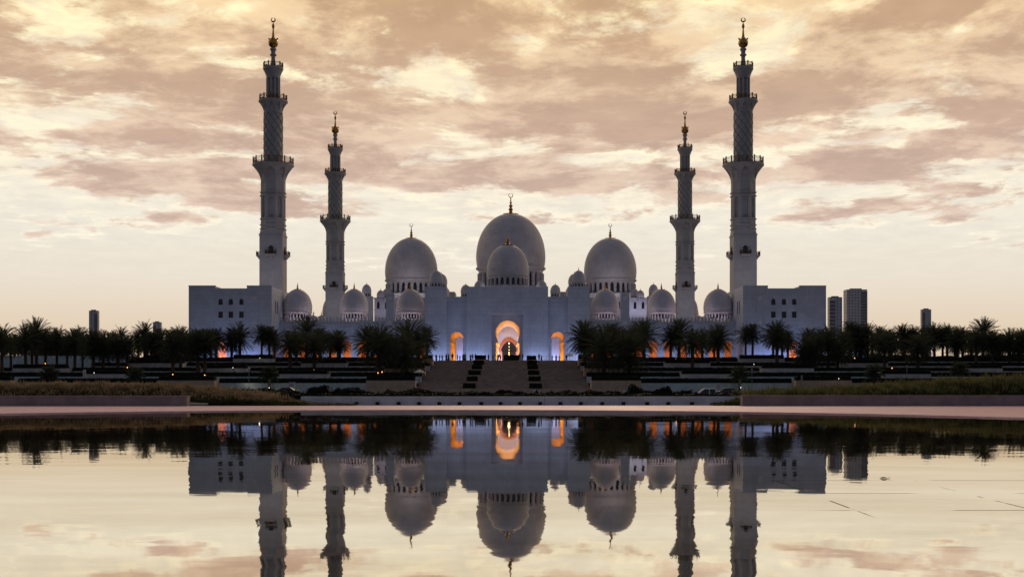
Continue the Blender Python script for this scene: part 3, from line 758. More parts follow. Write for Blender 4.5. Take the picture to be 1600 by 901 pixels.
    def fn(u, v):
        a = 2 * PI * u; z = zA + (zB - zA) * v; r = 14.4 * S
        p = abs(math.sin(4 * a + z * 1.15)); q = abs(math.sin(4 * a - z * 1.15))
        rel = .24 * max(0, 1 - p * 3.2) + .18 * max(0, 1 - q * 3.2)
        if v < .03 or v > .97: rel = .14
        return ((r - .06 + rel) * math.cos(a), (r - .06 + rel) * math.sin(a), z)
    m.grid(fn, 144, 150); m.obj('carved_shaft', M['carved'], t, ang=20)
    corbel(mz(178), mz(160.5), 14.4 * S, 22 * S, 10, 'middle_balcony', 0)
    railing(mz(158), 21.2 * S, 1.5, 12)
    # lantern with colonnettes
    m = MB(); m.lathe([(7.6 * S, mz(159)), (7.6 * S, mz(120))], 24)
    for k in range(10):
        a = 2 * PI * (k + .25) / 10; m.tube((9.4 * S * math.cos(a), 9.4 * S * math.sin(a), mz(159)), (9.4 * S * math.cos(a), 9.4 * S * math.sin(a), mz(121)), 1.5 * S, n=10)
    m.lathe([(10.6 * S, mz(150)), (11 * S, mz(150)), (11 * S, mz(147.5)), (9 * S, mz(147))], 30, cap=False)
    m.obj('lantern', mm, t)
    m = MB(); m.lathe([(10.6 * S, mz(123)), (10.8 * S, mz(120)), (13.6 * S, mz(113)), (15.4 * S, mz(109.5)), (15.9 * S, mz(109)), (15.9 * S, mz(106.3)), (5 * S, mz(106))], 16)
    m.obj('upper_balcony', mm, t, ang=20)
    railing(mz(106.2), 15.0 * S, 1.35, 10)
    m = MB(); m.lathe([(5.4 * S, mz(106.3)), (4.6 * S, mz(103)), (3.4 * S, mz(97)), (3.0 * S, mz(91)), (3.6 * S, mz(88)), (5.2 * S, mz(87)), (5.2 * S, mz(85.5)), (3.4 * S, mz(85)), (3.6 * S, mz(80)), (5.0 * S, mz(78.5)), (5.0 * S, mz(76.5)), (4.0 * S, mz(75.6))], 20)
    m.obj('spire_stem', mm, t)
    m = MB(); c = mz(67.5); r = 7.8 * S
    pts = [(r * math.cos(x) , c + r * math.sin(x)) for x in [(-.45 + .83 * i / 12) * PI for i in range(12)]]
    pts = [(4.2 * S, mz(76))] + [p for p in pts if p[0] > 2.6 * S] + [(2.3 * S, mz(58.5)), (1.5 * S, mz(52)), (1.0 * S, mz(46)), (1.7 * S, mz(44)), (2.4 * S, mz(41.5)), (1.6 * S, mz(38.6)), (.5 * S, mz(36.5)), (.4 * S, mz(34.6))]
    m.lathe(pts, 24)
    for k in range(4):
        a = k * PI / 2; x, y = 6.4 * S * math.cos(a), 6.4 * S * math.sin(a)
        m.tube((x * .8, y * .8, mz(63.5)), (x, y, mz(61.2)), .14, n=6); m.lathe([(.02, -.3), (.26, -.18), (.32, 0), (.26, .18), (.02, .3)], 8, x, y, mz(61))
    m.obj('gilded_ball', M['gold'], t)
    m = MB(); crescent(m, mz(31.3), 3.1 * S, 2.0 * S); m.obj('crescent', M['gold'], t)
    # small balconies on each face of the square base
    for k in range(4):
        a = k * PI / 2
        m = MB(); m.box(-.85, .85, 0, .25, mz(399), mz(385.5)); m.box(-1.15, 1.15, .0, .12, mz(399), mz(384)) if False else None
        m2 = MB()
        w = MB(); z0 = mz(399)
        for i_, (hw_, zz_) in enumerate(((1.6, 0), (1.4, -.35), (1.0, -.8), (.5, -1.1))): w.box(-hw_, hw_, -1.45 + i_ * .3, 0, z0 + zz_ - .35, z0 + zz_)
        bo = w.obj('small_balcony', mm, t, smooth=False); bo.rotation_euler = (0, 0, a)
        q = Matrix.Rotation(a, 3, 'Z') @ Vector((0, -hw, 0)); bo.location = q
        dr = MB(); pr = roundarch(z0, .62, z0 + 1.9, z0 + 2.6); 
        for (za, wa), (zb, wb) in zip(pr, pr[1:]): dr.quad((-wa, -.03, za), (wa, -.03, za), (wb, -.03, zb), (-wb, -.03, zb))
        dr.obj('doorway', M['glass'], bo, smooth=False)
        fr = MB()
        for (za, wa), (zb, wb) in zip(pr, pr[1:]):
            for sg in (-1, 1): fr.tube((sg * wa, -.06, za), (sg * wb, -.06, zb), .12, n=5)
        fr.obj('door_frame', M['bronze'], bo, smooth=False)
        rl = MB()
        for (xa, ya, xb, yb) in ((-1.55, -.05, -1.55, -1.4), (-1.55, -1.4, 1.55, -1.4), (1.55, -1.4, 1.55, -.05)):
            L = math.hypot(xb - xa, yb - ya); n = max(3, int(L / .3))
            for zz_ in (.1, 1.05): rl.tube((xa, ya, z0 + zz_), (xb, yb, z0 + zz_), .07, n=5)
            for j in range(n + 1):
                x, y = xa + (xb - xa) * j / n, ya + (yb - ya) * j / n; rl.box(x - .04, x + .04, y - .04, y + .04, z0, z0 + (1.35 if j in (0, n) else 1.05))
                if j < n:
                    x2, y2 = xa + (xb - xa) * (j + 1) / n, ya + (yb - ya) * (j + 1) / n; rl.tube((x, y, z0 + .1), (x2, y2, z0 + 1.05), .035, n=4)
        rl.obj('balcony_railing', M['bronze'], bo, smooth=False)
    l = bpy.data.lights.new('floodlight', 'AREA'); l.shape = 'RECTANGLE'; l.size = 6; l.size_y = 1; l.energy = 520; l.color = (.86, .82, 1.0)
    o = link('floodlight', l, t, (0, -21, 21.8)); o.rotation_euler = Vector((0, .62, .78)).to_track_quat('-Z', 'Y').to_euler()
    return t
mn = build_minaret('tall front minaret rising behind the left wing of the mosque')
mn.location = (-72.7, 378, 7.1)
for x, y, lb in ((72.7, 378, 'tall front minaret rising behind the right wing of the mosque'), (-72.7, 508, 'smaller-looking rear minaret left of the domes'), (72.7, 508, 'smaller-looking rear minaret right of the domes')):
    c = copy_tree(mn); c.location = (x, y, 7.1); c['label'] = lb

# ------------------------------------------------------------------ lights helper
def area(x, y, z, sx, sy, power, color, dirv, parent=None):
    l = bpy.data.lights.new('wash_light', 'AREA'); l.shape = 'RECTANGLE'; l.size = sx; l.size_y = sy; l.energy = power; l.color = color
    o = link('wash_light', l, parent, (x, y, z)); o.rotation_euler = Vector(dirv).to_track_quat('-Z', 'Y').to_euler(); return o
BLUE = (.42, .54, 1.0); ORANGE = (1.0, .27, .02)

# ------------------------------------------------------------------ entrance gatehouse
GB = 7.1
GH = thing('entrance_gatehouse', 'white entrance gatehouse with three glowing horseshoe arches at the head of the stairs', 'building', (0, 335, GB))
L = lambda z: z - GB     # world z to local
zt = L(WZ(447.5, 335))
mw = M['marble']
w = MB()
w.box(-11.2, -4.3, 0, 22, 0, zt); w.box(4.3, 11.2, 0, 22, 0, zt); 
w.box(-4.3, 4.3, 0, 22, L(20.55), zt)
w.obj('central_block', mw, GH, smooth=False)
w = MB()
for (x0, x1, z0, z1) in ((-4.3, 5.0, L(24.0), L(24.12)), (-4.3, 5.0, L(25.7), L(25.82))): w.box(x0, x1, -.05, 0.01, z0, z1)
w.box(-4.3, -4.18, -.05, .01, L(24.12), L(25.7)); w.box(4.88, 5.0, -.05, .01, L(24.12), L(25.7))
w.box(-3.9, 4.6, -.025, .01, L(24.35), L(25.45))
w.obj('frieze_panel', mw, GH, smooth=False)
w = MB()
for x0, x1 in ((-6.2, -6.1), (6.1, 6.2)): w.box(x0, x1, -.04, .0, 0, L(22.6))
w.box(-6.2, 6.2, -.04, 0, L(22.6), L(22.7)); w.obj('portal_moulding', mw, GH, smooth=False)
# recessed portal wall with great arch
w, ln = MB(), MB()
pr = horseshoe(0, 3.35, L(12.9), 2.75, L(16.1), 3.42, L(19.15), point=1.2)
arch_panel(w, flat(2.6), -4.3, 4.3, 0, L(20.55), 0.1, pr, 18.7, ln, taper=.86)
w.box(-4.3, -4.29, 0, 2.6, 0, L(20.55)); w.obj('portal_wall', mw, GH, smooth=False)
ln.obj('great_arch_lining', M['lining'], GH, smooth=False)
# rim of arch
def arch_trim(pr, cx, y, r, mt, parent, name):
    m = MB()
    for (za, wa), (zb, wb) in zip(pr, pr[1:]):
        for s_ in (-1, 1): m.tube((cx + s_ * wa, y, za), (cx + s_ * wb, y, zb), r, n=6)
    return m.obj(name, mt, parent, smooth=False)
arch_trim(pr, .1, 2.55, .10, mw, GH, 'great_arch_trim')
for sx in (-1, 1):
    w = MB(); x0, x1 = sorted((sx * 16.6, sx * 22.6)); w.box(x0, x1, 0, 14, 0, zt - .05); w.obj('side_tower', mw, GH, smooth=False)
    w, ln = MB(), MB(); a0, a1 = sorted((sx * 11.2, sx * 16.6))
    pr2 = horseshoe(0, 1.78, L(13.0), 1.50, L(14.35), 1.87, L(15.9), point=.7)
    arch_panel(w, flat(1.2), a0, a1, 0, L(24.3), sx * 13.9, pr2, 20.0, ln, taper=.84)
    w.box(a0, a1, .7, 14, L(24.3), L(25.1)); w.box(a0, a1, .45, 14, L(25.1), L(25.45))
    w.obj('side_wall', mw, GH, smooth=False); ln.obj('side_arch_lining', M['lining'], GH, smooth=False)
    arch_trim(pr2, sx * 13.9, 1.15, .09, mw, GH, 'side_arch_trim')
    # inner court wall seen through the arch
    w = MB(); w.box(a0 - 1, a1 + 1, 30.0, 30.6, 0, L(19)); w.obj('court_wall', mw, GH, smooth=False)
    area(sx * 13.9, 11, .25, .6, 17, 900, (1.0, .39, .02), (0, -.05, 1), GH)
    area(sx * 13.9, 26.5, .3, 4, .5, 420, (.45, .50, 1.0), (0, .7, .8), GH)
# back court wall with pointed orange door arch
w, ln = MB(), MB()
cxd = .0
prd = horseshoe(0, 2.05, L(10.6), 1.9, L(11.6), 2.3, L(14.0), point=2.5)
arch_panel(w, flat(24.0), -8, 8, 0, L(20.5), .35, prd, .9, ln)
w.obj('court_wall', mw, GH, smooth=False)
M['orstone'] = mat('orange_marble', (.42, .15, .07), .5)
m = MB()
prs = [(z, wd + .85 if i else wd + .85) for i, (z, wd) in enumerate(horseshoe(0, 2.05, L(10.6), 1.9, L(11.6), 2.3, L(14.0), point=2.5))]
inner = horseshoe(0, 2.05, L(10.6), 1.9, L(11.6), 2.3, L(14.0), point=2.5)
outer = horseshoe(0, 2.75, L(10.4), 2.65, L(11.5), 3.1, L(15.1), point=2.0)
for (p0, p1, q0, q1) in zip(inner, inner[1:], outer, outer[1:]):
    for s_ in (-1, 1): m.quad((.35 + s_ * p0[1], 23.9, p0[0]), (.35 + s_ * q0[1], 23.9, q0[0]), (.35 + s_ * q1[1], 23.9, q1[0]), (.35 + s_ * p1[1], 23.9, p1[0]))
m.obj('door_arch_surround', M['orstone'], GH, smooth=False)
m = MB(); m.box(-8, 8, 30, 30.2, 0, L(20)); m.box(-8, 8, 25, 30, L(18), L(18.2)); m.box(-2.5, -2.4, 25, 30, 0, L(18)); m.box(3.1, 3.2, 25, 30, 0, L(18))
M['hall'] = mat('dim_hall', (.045, .03, .015), .7); m.obj('inner_hall', M['hall'], GH, smooth=False)
area(.1, 11.5, .25, 1.2, 16, 1700, (1.0, .52, .03), (0, -.05, 1), GH)
area(.1, 21.8, .25, 6, .4, 1500, (.42, .50, 1.0), (0, .5, .9), GH)
# bar mesh at the crown of the great arch, never added to the scene
m = MB(); m.box(-1.6, 1.8, 8, 8.3, L(15.9), L(16.0))
# chandelier in the doorway
CH = thing('chandelier', 'glowing gold chandelier hanging in the dark central doorway', 'chandelier', (.35 + 0, 335 + 26.5, GB))
m = MB(); m.tube((0, 0, L(18)), (0, 0, L(9.4)), .04); m.lathe([(.05, L(9.2)), (.7, L(9.5)), (.8, L(9.9)), (.2, L(10.6)), (.05, L(10.8))], 16); m.obj('frame', M['gold'], CH)
for zz, rr in ((13.5, .15), (12.5, .08), (11.6, .08), (10.8, .08), (9.8, .27)):
    b = MB(); b.lathe([(.01, -rr), (rr * .7, -rr * .7), (rr, 0), (rr * .7, rr * .7), (.01, rr)], 12, 0, -.9, L(zz)); b.obj('light_globe', M['bulb'], CH)
l = bpy.data.lights.new('chandelier_light', 'POINT'); l.energy = 60; l.color = (1, .7, .3); l.shadow_soft_size = .3; link('chandelier_light', l, CH, (0, -.3, L(11)))

# domes of the gatehouse
add_dome(GH, 0.05, 15, L(WZ(431, 350)), 5.98, 49 * .1833, 3.6, 1.9, 2.9, 5.6, 22, cres=0, label='largest dome of the gatehouse, on an open colonnaded drum')
for sx in (-1, 1): add_dome(GH, sx * 20.0, 8, L(WZ(441.5, 343)), 1.9, 19 * .18, 1.2, .5, 1.15, 1.8, 12)
for sx in (-1, 1): add_dome(GH, sx * 19.3, 20, L(WZ(444, 355)), 1.75, 17 * .18, .9, .4, 1.1, 1.6, 12)
for sx in (-1, 1):
    w = MB(); x0, x1 = sorted((sx * 15.2, sx * 21.5)); w.box(x0, x1, 16, 26, 0, L(WZ(456, 352)))
    w.obj('rear_block', mw, GH, smooth=False)
# blue floodlights on the ground before the facade
for x, sx_, pw in ((-19.5, 6, 170), (-13.9, 3.6, 70), (-7.7, 6, 150), (7.7, 6, 150), (13.9, 3.6, 70), (19.5, 6, 170)):
    area(x, -2.6, .25, sx_, .4, pw, BLUE, (0, .62, .8), GH)
area(0, -16, .4, 46, 1.0, 520, (.42, .50, 1.0), (0, .8, .6), GH)

# ------------------------------------------------------------------ wings
def build_wing(side):
    sd = 'left' if side < 0 else 'right'
    t = thing('corner_wing', 'plain white %s wing of the mosque with three arched and three square windows' % sd, 'building', (0, 340, GB), 'corner wings of the mosque')
    X = lambda a: side * a
    zt, zm = L(WZ(447, 340)), L(WZ(451.5, 340))
    w = MB()
    # front wall with window holes between |x| 72.4 and 81.6
    cols_ = [74.0, 76.95, 79.8]
    pr1 = lambda c: roundarch(L(WZ(476, 340)), .52, L(WZ(470, 340)), L(WZ(467, 340)))
    zr = [(L(WZ(496.3, 340)), L(WZ(486.5, 340)))]
    xa, xb = 72.5, 81.3
    edges = [xa, 75.45, 78.4, xb]
    zmid = L(WZ(481, 340)); zlow = L(WZ(503, 340))
    for i, c in enumerate(cols_):
        e0, e1 = sorted((X(edges[i]), X(edges[i + 1])))
        arch_panel(w, flat(0), e0, e1, zmid, zm, X(c), pr1(c), .35)
        a, b = zr[0]; arch_panel(w, flat(0), e0, e1, zlow, zmid, X(c), [(a, .56), (b, .56)], .35)
        w.quad((X(c) - .56, 0, b), (X(c) + .56, 0, b), (X(c) + .56, .35, b), (X(c) - .56, .35, b)); w.quad((X(c) - .56, 0, a), (X(c) + .56, 0, a), (X(c) + .56, .35, a), (X(c) - .56, .35, a))
    q = lambda a, b, z0, z1, y=0: w.quad((min(X(a), X(b)), y, z0), (max(X(a), X(b)), y, z0), (max(X(a), X(b)), y, z1), (min(X(a), X(b)), y, z1))
    q(xa, xb, L(20) - 20 + 7.6, zlow) if False else None
    # lower zone with one tall arch
    x0, x1 = sorted((X(xa), X(xb)))
    lw = MB()
    pa = horseshoe(0, 1.1, L(11.6), 1.0, L(12.4), 1.3, L(13.6))
    arch_panel(w, flat(0), x0, x1, 0, zlow, X(79.3), pa, 3.0, lw)
    lw.obj('arch_lining', M['lining'], t, smooth=False)
    q(81.3, 88.7, 0, zt); q(65.6, 72.5, 0, zt)
    # sides, back and roof
    for a in (65.6, 88.7): w.quad((X(a), 0, 0), (X(a), 30, 0), (X(a), 30, zt), (X(a), 0, zt))
    w.quad((X(65.6), 30, 0), (X(88.7), 30, 0), (X(88.7), 30, zt), (X(65.6), 30, zt))
    for a, b, z in ((65.6, 72.5, zt), (72.5, 81.3, zm), (81.3, 88.7, zt)):
        w.quad((X(a), 0, z), (X(b), 0, z), (X(b), 30, z), (X(a), 30, z))
    for a in (72.5, 81.3): w.quad((X(a), 0, zm), (X(a), 30, zm), (X(a), 30, zt), (X(a), 0, zt))
    w.obj('wall', mw, t, smooth=False)
    p = MB()
    for a, b, z in ((65.6, 72.5, zt), (72.52, 81.28, zm), (81.3, 88.7, zt)):
        x0, x1 = sorted((X(a), X(b))); p.box(x0 - .06, x1 + .06, -.10, .5, z, z + .22)
    x0, x1 = sorted((X(71.4), X(81.9))); p.box(x0, x1, -.07, .02, zm - 1.25, zm - 1.15)
    p.obj('parapet', mw, t, smooth=False)
    for i, c in enumerate(cols_):
        for row in range(2):
            f = MB()
            if row == 0: prf = pr1(c)
            else: prf = [(zr[0][0], .56), (zr[0][1], .56)]
            for (za, wa), (zb, wb) in zip(prf, prf[1:]):
                for s_ in (-1, 1): f.tube((s_ * wa, -.02, za), (s_ * wb, -.02, zb), .06, n=4)
            f.box(-.03, .03, .22, .28, prf[0][0], prf[-1][0]); f.box(-.5, .5, .22, .28, (prf[0][0] + prf[-1][0]) / 2 - .03, (prf[0][0] + prf[-1][0]) / 2 + .03)
            fo = f.obj('window', M['frame'], t, smooth=False); fo.location = (X(c), 0, 0)
            gl = MB(); gl.box(-.7, .7, .33, .36, prf[0][0] - .1, prf[-1][0] + .1); gl.obj('pane', M['glass'], fo, smooth=False)
    # service panel and vents
    v = MB(); x0, x1 = sorted((X(69.2), X(71.4)))
    v.box(x0, x0 + .08, -.05, .0, L(WZ(508, 340)), L(WZ(459, 340))); v.box(x1 - .08, x1, -.05, 0, L(WZ(508, 340)), L(WZ(459, 340))); v.box(x0, x1, -.05, 0, L(WZ(459, 340)), L(WZ(458.3, 340)))
    v.obj('wall_panel', mw, t, smooth=False)
    for py in (465, 503):
        v = MB(); z = L(WZ(py, 340)); x = X(70.35); n = 6
        v.box(x - .5, x + .5, -.03, .01, z - .5, z + .5)
        for k in range(n): v.box(x - .45, x + .45, -.08, -.03, z - .42 + k * .15, z - .36 + k * .15)
        v.obj('vent', M['sky_t'], t, smooth=False)
    # inner side: narrow slits + step towards the arcade
    s_ = MB(); 
    for yy in (5.0, 8.0):
        x = X(65.56); s_.box(min(x, x - side * .05), max(x, x - side * .05), yy, yy + .7, L(WZ(489, 345)), L(WZ(470, 345)))
    s_.obj('slit_window', M['glass'], t, smooth=False)
    area(X(77.1), -3.2, .25, 20, .5, 560, (.34, .46, 1.0), (0, .62, .8), t)
    area(X(79.3), 2.7, .2, 1.6, .5, 330, ORANGE, (0, -.75, .8), t)
    bk = MB(); x0, x1 = sorted((X(77.6), X(81.0))); bk.box(x0, x1, 3.0, 3.2, 0, 7.5); bk.obj('arch_niche', mw, t, smooth=False)
    return t
build_wing(-1); build_wing(1)

# ------------------------------------------------------------------ arcades between gatehouse and wings
def build_arcade(side):
    sd = 'left' if side < 0 else 'right'
    t = thing('arcade', 'long battlemented arcade with three small domes between the gatehouse and the %s wing' % sd, 'building', (0, 352, GB), 'arcades of the mosque')
    xi, xo = 22.6, 65.6; zt = L(WZ(501.5, 352)); X = lambda a: side * a
    w, ln = MB(), MB(); n = 10; cell = (xo - xi) / n
    arches = []
    for k in range(n):
        a, b = xi + cell * k, xi + cell * (k + 1); c = (a + b) / 2
        x0, x1 = sorted((X(a), X(b)))
        pa = horseshoe(0, 1.05, L(11.6), .95, L(12.6), 1.22, L(14.0), 12)
        arch_panel(w, flat(0), x0, x1, 0, zt - 1.1, X(c), pa, .9, ln); arches.append(c)
    x0, x1 = sorted((X(xi), X(xo)))
    w.box(x0, x1, -.25, 8, zt - 1.1, zt); w.box(x0, x1, -.85, -.25, zt - 1.30, zt - 1.0)
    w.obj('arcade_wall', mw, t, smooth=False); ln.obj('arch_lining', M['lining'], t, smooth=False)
    g_ = MB(); g_.box(x0, x1, 7.8, 8, 0, zt - 1.1); g_.box(x0, x1, .95, 7.8, L(15.2), L(15.3)); 
    g_.obj('gallery', M['lining'], t, smooth=False)
    for k in range(3):
        c = xi + (xo - xi) * (k + .5) / 3; area(X(c), 5.2, .3, 13, 1.6, 330, ORANGE, (0, .35, .9), t)
    # pointed merlons
    b = MB(); k = 0; x = xi + .4
    while x < xo - .3:
        c = X(x)
        pts = [(-.30, 0), (-.20, .35), (-.32, .62), (-.12, .82), (0, 1.2), (.12, .82), (.32, .62), (.20, .35), (.30, 0)]
        base = len(b.v)
        for yy in (-.2, .05):
            for px, pz in pts: b.v.append((c + px * 1.2, yy, zt + pz * 1.25))
        nn = len(pts); b.f.append(tuple(base + i for i in range(nn))); b.f.append(tuple(base + nn + i for i in reversed(range(nn))))
        for i in range(nn - 1): b.f.append((base + i, base + nn + i, base + nn + i + 1, base + i + 1))
        x += 1.0
    b.obj('battlement', M['dome'], t, smooth=False)
    for xc, rr in ((61.6, 4.25), (45.0, 4.15), (28.55, 4.1)):
        add_dome(t, X(xc), 6, L(WZ(488, 358)), rr, 36.5 * .1875, 2.3, 1.1, 2.0, rr * .93, 26, segs=40)
    # vent tower
    v = MB(); v.box(X(33.7) - 1.15, X(33.7) + 1.15, -2, 2, 0, L(WZ(459, 350))); v.box(X(33.7) - 1.22, X(33.7) + 1.22, -2.07, 2.07, L(WZ(459, 350)), L(WZ(458, 350))); vt = v.obj('vent_tower', mw, t, smooth=False)
    for py in (465.5, 503.5):
        v = MB(); z = L(WZ(py, 350)); x = X(33.7); v.box(x - .55, x + .55, -2.08, -1.98, z - .5, z + .5)
        for k in range(6): v.box(x - .5, x + .5, -2.14, -2.08, z - .42 + k * .15, z - .36 + k * .15)
        v.obj('vent', M['sky_t'], vt, smooth=False)
    area(X((xi + xo) / 2), -3.0, .25, 40, .5, 560, BLUE, (0, .62, .8), t)
    # back roof terrace light that grazes the domes
    area(X(44), 1.2, zt + .1, 40, .3, 300, (.9, .75, .85), (0, .6, .8), t)
    return t
build_arcade(-1); build_arcade(1)
# side galleries of the court, running back to the rear minarets
for side in (-1, 1):
    sd = 'left' if side < 0 else 'right'
    t = thing('court_gallery', 'domed gallery along the %s side of the courtyard, behind the front minaret' % sd, 'building', (side * 74, 384, GB), 'side galleries of the courtyard')
    w = MB(); w.box(-4, 4, 0, 118, 0, L(21)); w.obj('wall', mw, t, smooth=False)
    for y, r, zt_ in ((77, 2.9, 27.2), (96, 2.9, 28.3)):
        add_dome(t, 0, y, L(zt_ - 4.6), r, 4.6, 2.3, .8, 1.6, 2.7, 16, segs=28)
    add_dome(t, side * 1.8, 136, L(WZ(495, 520)), 4.15, 33 * .272, 1.2, .6, 2.0, 3.9, 20, segs=32)

# ------------------------------------------------------------------ prayer hall with the three great domes
PH = thing('prayer_hall', 'prayer hall with the three great white domes behind the courtyard', 'building', (0, 545, GB))
w = MB()
ht = L(WZ(466.5, 545))
w.box(-60.5, 60.5, 2, 70, 0, ht); w.box(-14, 14, 12, 62, ht, L(WZ(455, 560)))
for sx in (-1, 1):
    x0, x1 = sorted((sx * 33, sx * 60)); w.box(x0, x1, 14, 56, ht, L(WZ(458, 560)))
# windowed front
for k in range(34):
    c = -59 + 3.58 * k
    arch_panel(w, flat(0), c - 1.79, c + 1.79, 0, ht, c, roundarch(L(WZ(482, 545)), .62, L(WZ(475, 545)), L(WZ(471, 545)), 6), .8)
w.box(-61, 61, -.4, 2, ht, ht + .5); w.box(-61, 61, -.5, 0, L(WZ(484.5, 545)), L(WZ(483.7, 545)))
w.obj('wall', mw, PH, smooth=False)
gl = MB(); gl.box(-60, 60, .8, .9, L(WZ(484, 545)), ht - .2); gl.obj('window_glazing', M['glass'], PH, smooth=False)
D5 = 575
add_dome(PH, 0.0, 30, L(WZ(418.5, D5)), 54.2 * D5 / F, 85 * D5 / F, 9.4, 3.7, 9.5, 15.2, 28, cres=.95, segs=72, label='largest central dome, behind the gatehouse dome')
for sx in (-1, 1):
    add_dome(PH, sx * 46.8, 30, L(WZ(437.5, D5)), 41 * D5 / F, 66 * D5 / F, 6.6, 2.6, 6.6, 11.7, 26, cres=.75, segs=60, label='great dome %s of the central one' % ('left' if sx < 0 else 'right'))
area(0, 4, ht + 1.5, 20, 1, 520, (1, .86, .90), (0, .6, .8), PH)
for sx in (-1, 1): area(sx * 46.8, 6, ht + 1.5, 20, 1, 480, (1, .88, .94), (0, .6, .8), PH)
# turrets with little domes
for sx in (-1, 1):
    for (dpx, y, r, pyb, ptop_, bh, bw) in ((70, 4, 2.3, 458.5, 443, ht, 2.6), (48.5, 8, 2.5, 453, 436.5, ht, 3.0), (203, 0, 1.75, 464, 455, ht, 1.9), (194, 4, 1.9, 462.5, 451.5, ht, 2.0)):
        D = 545 + y; x = sx * dpx * D / F
        m = MB(); zb = L(WZ(pyb, D)); m.box(x - bw * .6, x + bw * .6, y - 1.5, y + 1.5, ht, zb - 1.3); m.obj('turret', mw, PH, smooth=False)
        add_dome(PH, x, y, zb, r, r * 1.75, 1.3, .5, 1.35, r * .9, 10, segs=24)
area(-57, -6, L(WZ(490, 540)), 14, .4, 160, (.8, .7, 1.0), (0, .6, .8), PH); area(57, -6, L(WZ(490, 540)), 14, .4, 420, (.75, .7, 1.0), (0, .6, .8), PH)
for side in (-1, 1):
    sd = 'left' if side < 0 else 'right'
    D = 500; x = side * 224.0 * D / F
    t = thing('stair_turret', 'slender white turret with a bulb dome, just inside the %s rear minaret' % sd, 'building', (x, D, GB), 'dome-topped turrets')
    m = MB(); m.box(-2.5, 2.5, -2.5, 2.5, 0, L(WZ(463, D))); m.obj('wall', mw, t, smooth=False)
    add_dome(t, 0, 0, L(WZ(458, D)), 1.95, 14 * D / F, 1.2, .45, 1.2, 1.8, 10, segs=24)
for side in (-1, 1):
    sd = 'left' if side < 0 else 'right'
    t = thing('court_block', 'low plain block beside the %s foot of the gatehouse dome group' % sd, 'building', (side * 24.2, 400, GB), 'low court blocks')
    m = MB(); m.box(-2.2, 2.2, 0, 6, 0, L(WZ(455.5, 400))); m.box(-2.3, 2.3, -.1, 6.1, L(WZ(455.5, 400)), L(WZ(454.8, 400))); m.obj('wall', mw, t, smooth=False)

# ------------------------------------------------------------------ palms
def frond_crown(seed, nf=110, fl=4.0, lo=-62):
    rnd = random.Random(seed); m = MB()
    for i in range(nf):
        az_ = i * 2.39996 + rnd.uniform(-.25, .25)
        tt = i / (nf - 1)
        el = R(86 + (lo - 86) * tt ** .9 + rnd.uniform(-9, 9))
        Lf = fl * rnd.uniform(.80, 1.08) * (.93 if tt < .75 else .93 - .5 * (tt - .75))
        droop = rnd.uniform(.55, 1.05)
        p = Vector((0, 0, 0)); ns = 8; pts = [p.copy()]; e = el; tw = rnd.uniform(-.3, .3)
        for k in range(ns):
            p = p + Vector((math.cos(az_ + tw * k / ns) * math.cos(e), math.sin(az_ + tw * k / ns) * math.cos(e), math.sin(e))) * (Lf / ns)
            e -= droop * (.05 + .13 * k / ns) * (1.0 if e > R(-40) else .3); e = max(e, R(-84)); pts.append(p.copy())
        for a, b in zip(pts, pts[1:]):
            sd_ = Vector((-math.sin(az_), math.cos(az_), 0)) * .04
            m.quad(a - sd_, a + sd_, b + sd_ * .7, b - sd_ * .7)
        nl = 16
        for j in range(nl):
            f = .14 + .86 * (j + .5) / nl; q = f * ns; k = min(ns - 1, int(q)); fr = q - k
            c = pts[k].lerp(pts[k + 1], fr); dr = (pts[k + 1] - pts[k]).normalized()
            side_ = Vector((-math.sin(az_), math.cos(az_), 0)); up = dr.cross(side_); up = -up if up.z < 0 else up
            ll = .66 * (math.sin(PI * (f * .80 + .12)) ** .5) * rnd.uniform(.8, 1.2)
            for s_ in (-1, 1):
                tip = c + (side_ * s_ * .62 + dr * .75 + up * rnd.uniform(.0, .45)).normalized() * ll
                wv_ = (dr * .6 + up * .5).normalized() * .062
                m.quad(c - wv_, c + wv_, tip + wv_ * .3, tip - wv_ * .2)
    m.lathe([(.25, -.9), (.42, -.5), (.38, .0), (.15, .5)], 8)
    return m.mesh('crown', M['palm'], smooth=False)
def trunk_mesh(seed, r0=.30):
    rnd = random.Random(seed); m = MB(); n = 30; pts = []
    for k in range(n + 1):
        t = k / n; r = r0 * (1.15 - .30 * t) + (.05 if k % 2 else -.02); 
        if t < .04: r += .12
        pts.append((r, t))
    m.lathe(pts, 10); return m.mesh('trunk', M['trunk'], smooth=False)
CROWNS = [frond_crown(s_, nf, fl) for s_, nf, fl in ((1, 120, 3.9), (2, 104, 4.1), (3, 128, 3.8), (4, 112, 3.9), (5, 96, 4.0), (6, 120, 3.85))]
TRUNKS = [trunk_mesh(s_) for s_ in range(3)]
YC = [frond_crown(31, 44, 1.7, -30), frond_crown(32, 40, 1.8, -30)]
def level_for(base):
    tops = [599 - (LZ[i] - 1.6) * F / (LY[i] + 2.5) for i in range(6)]
    return min(range(6), key=lambda i: abs(tops[i] - base - (0 if i else 0)))
rp0 = random.Random(3)
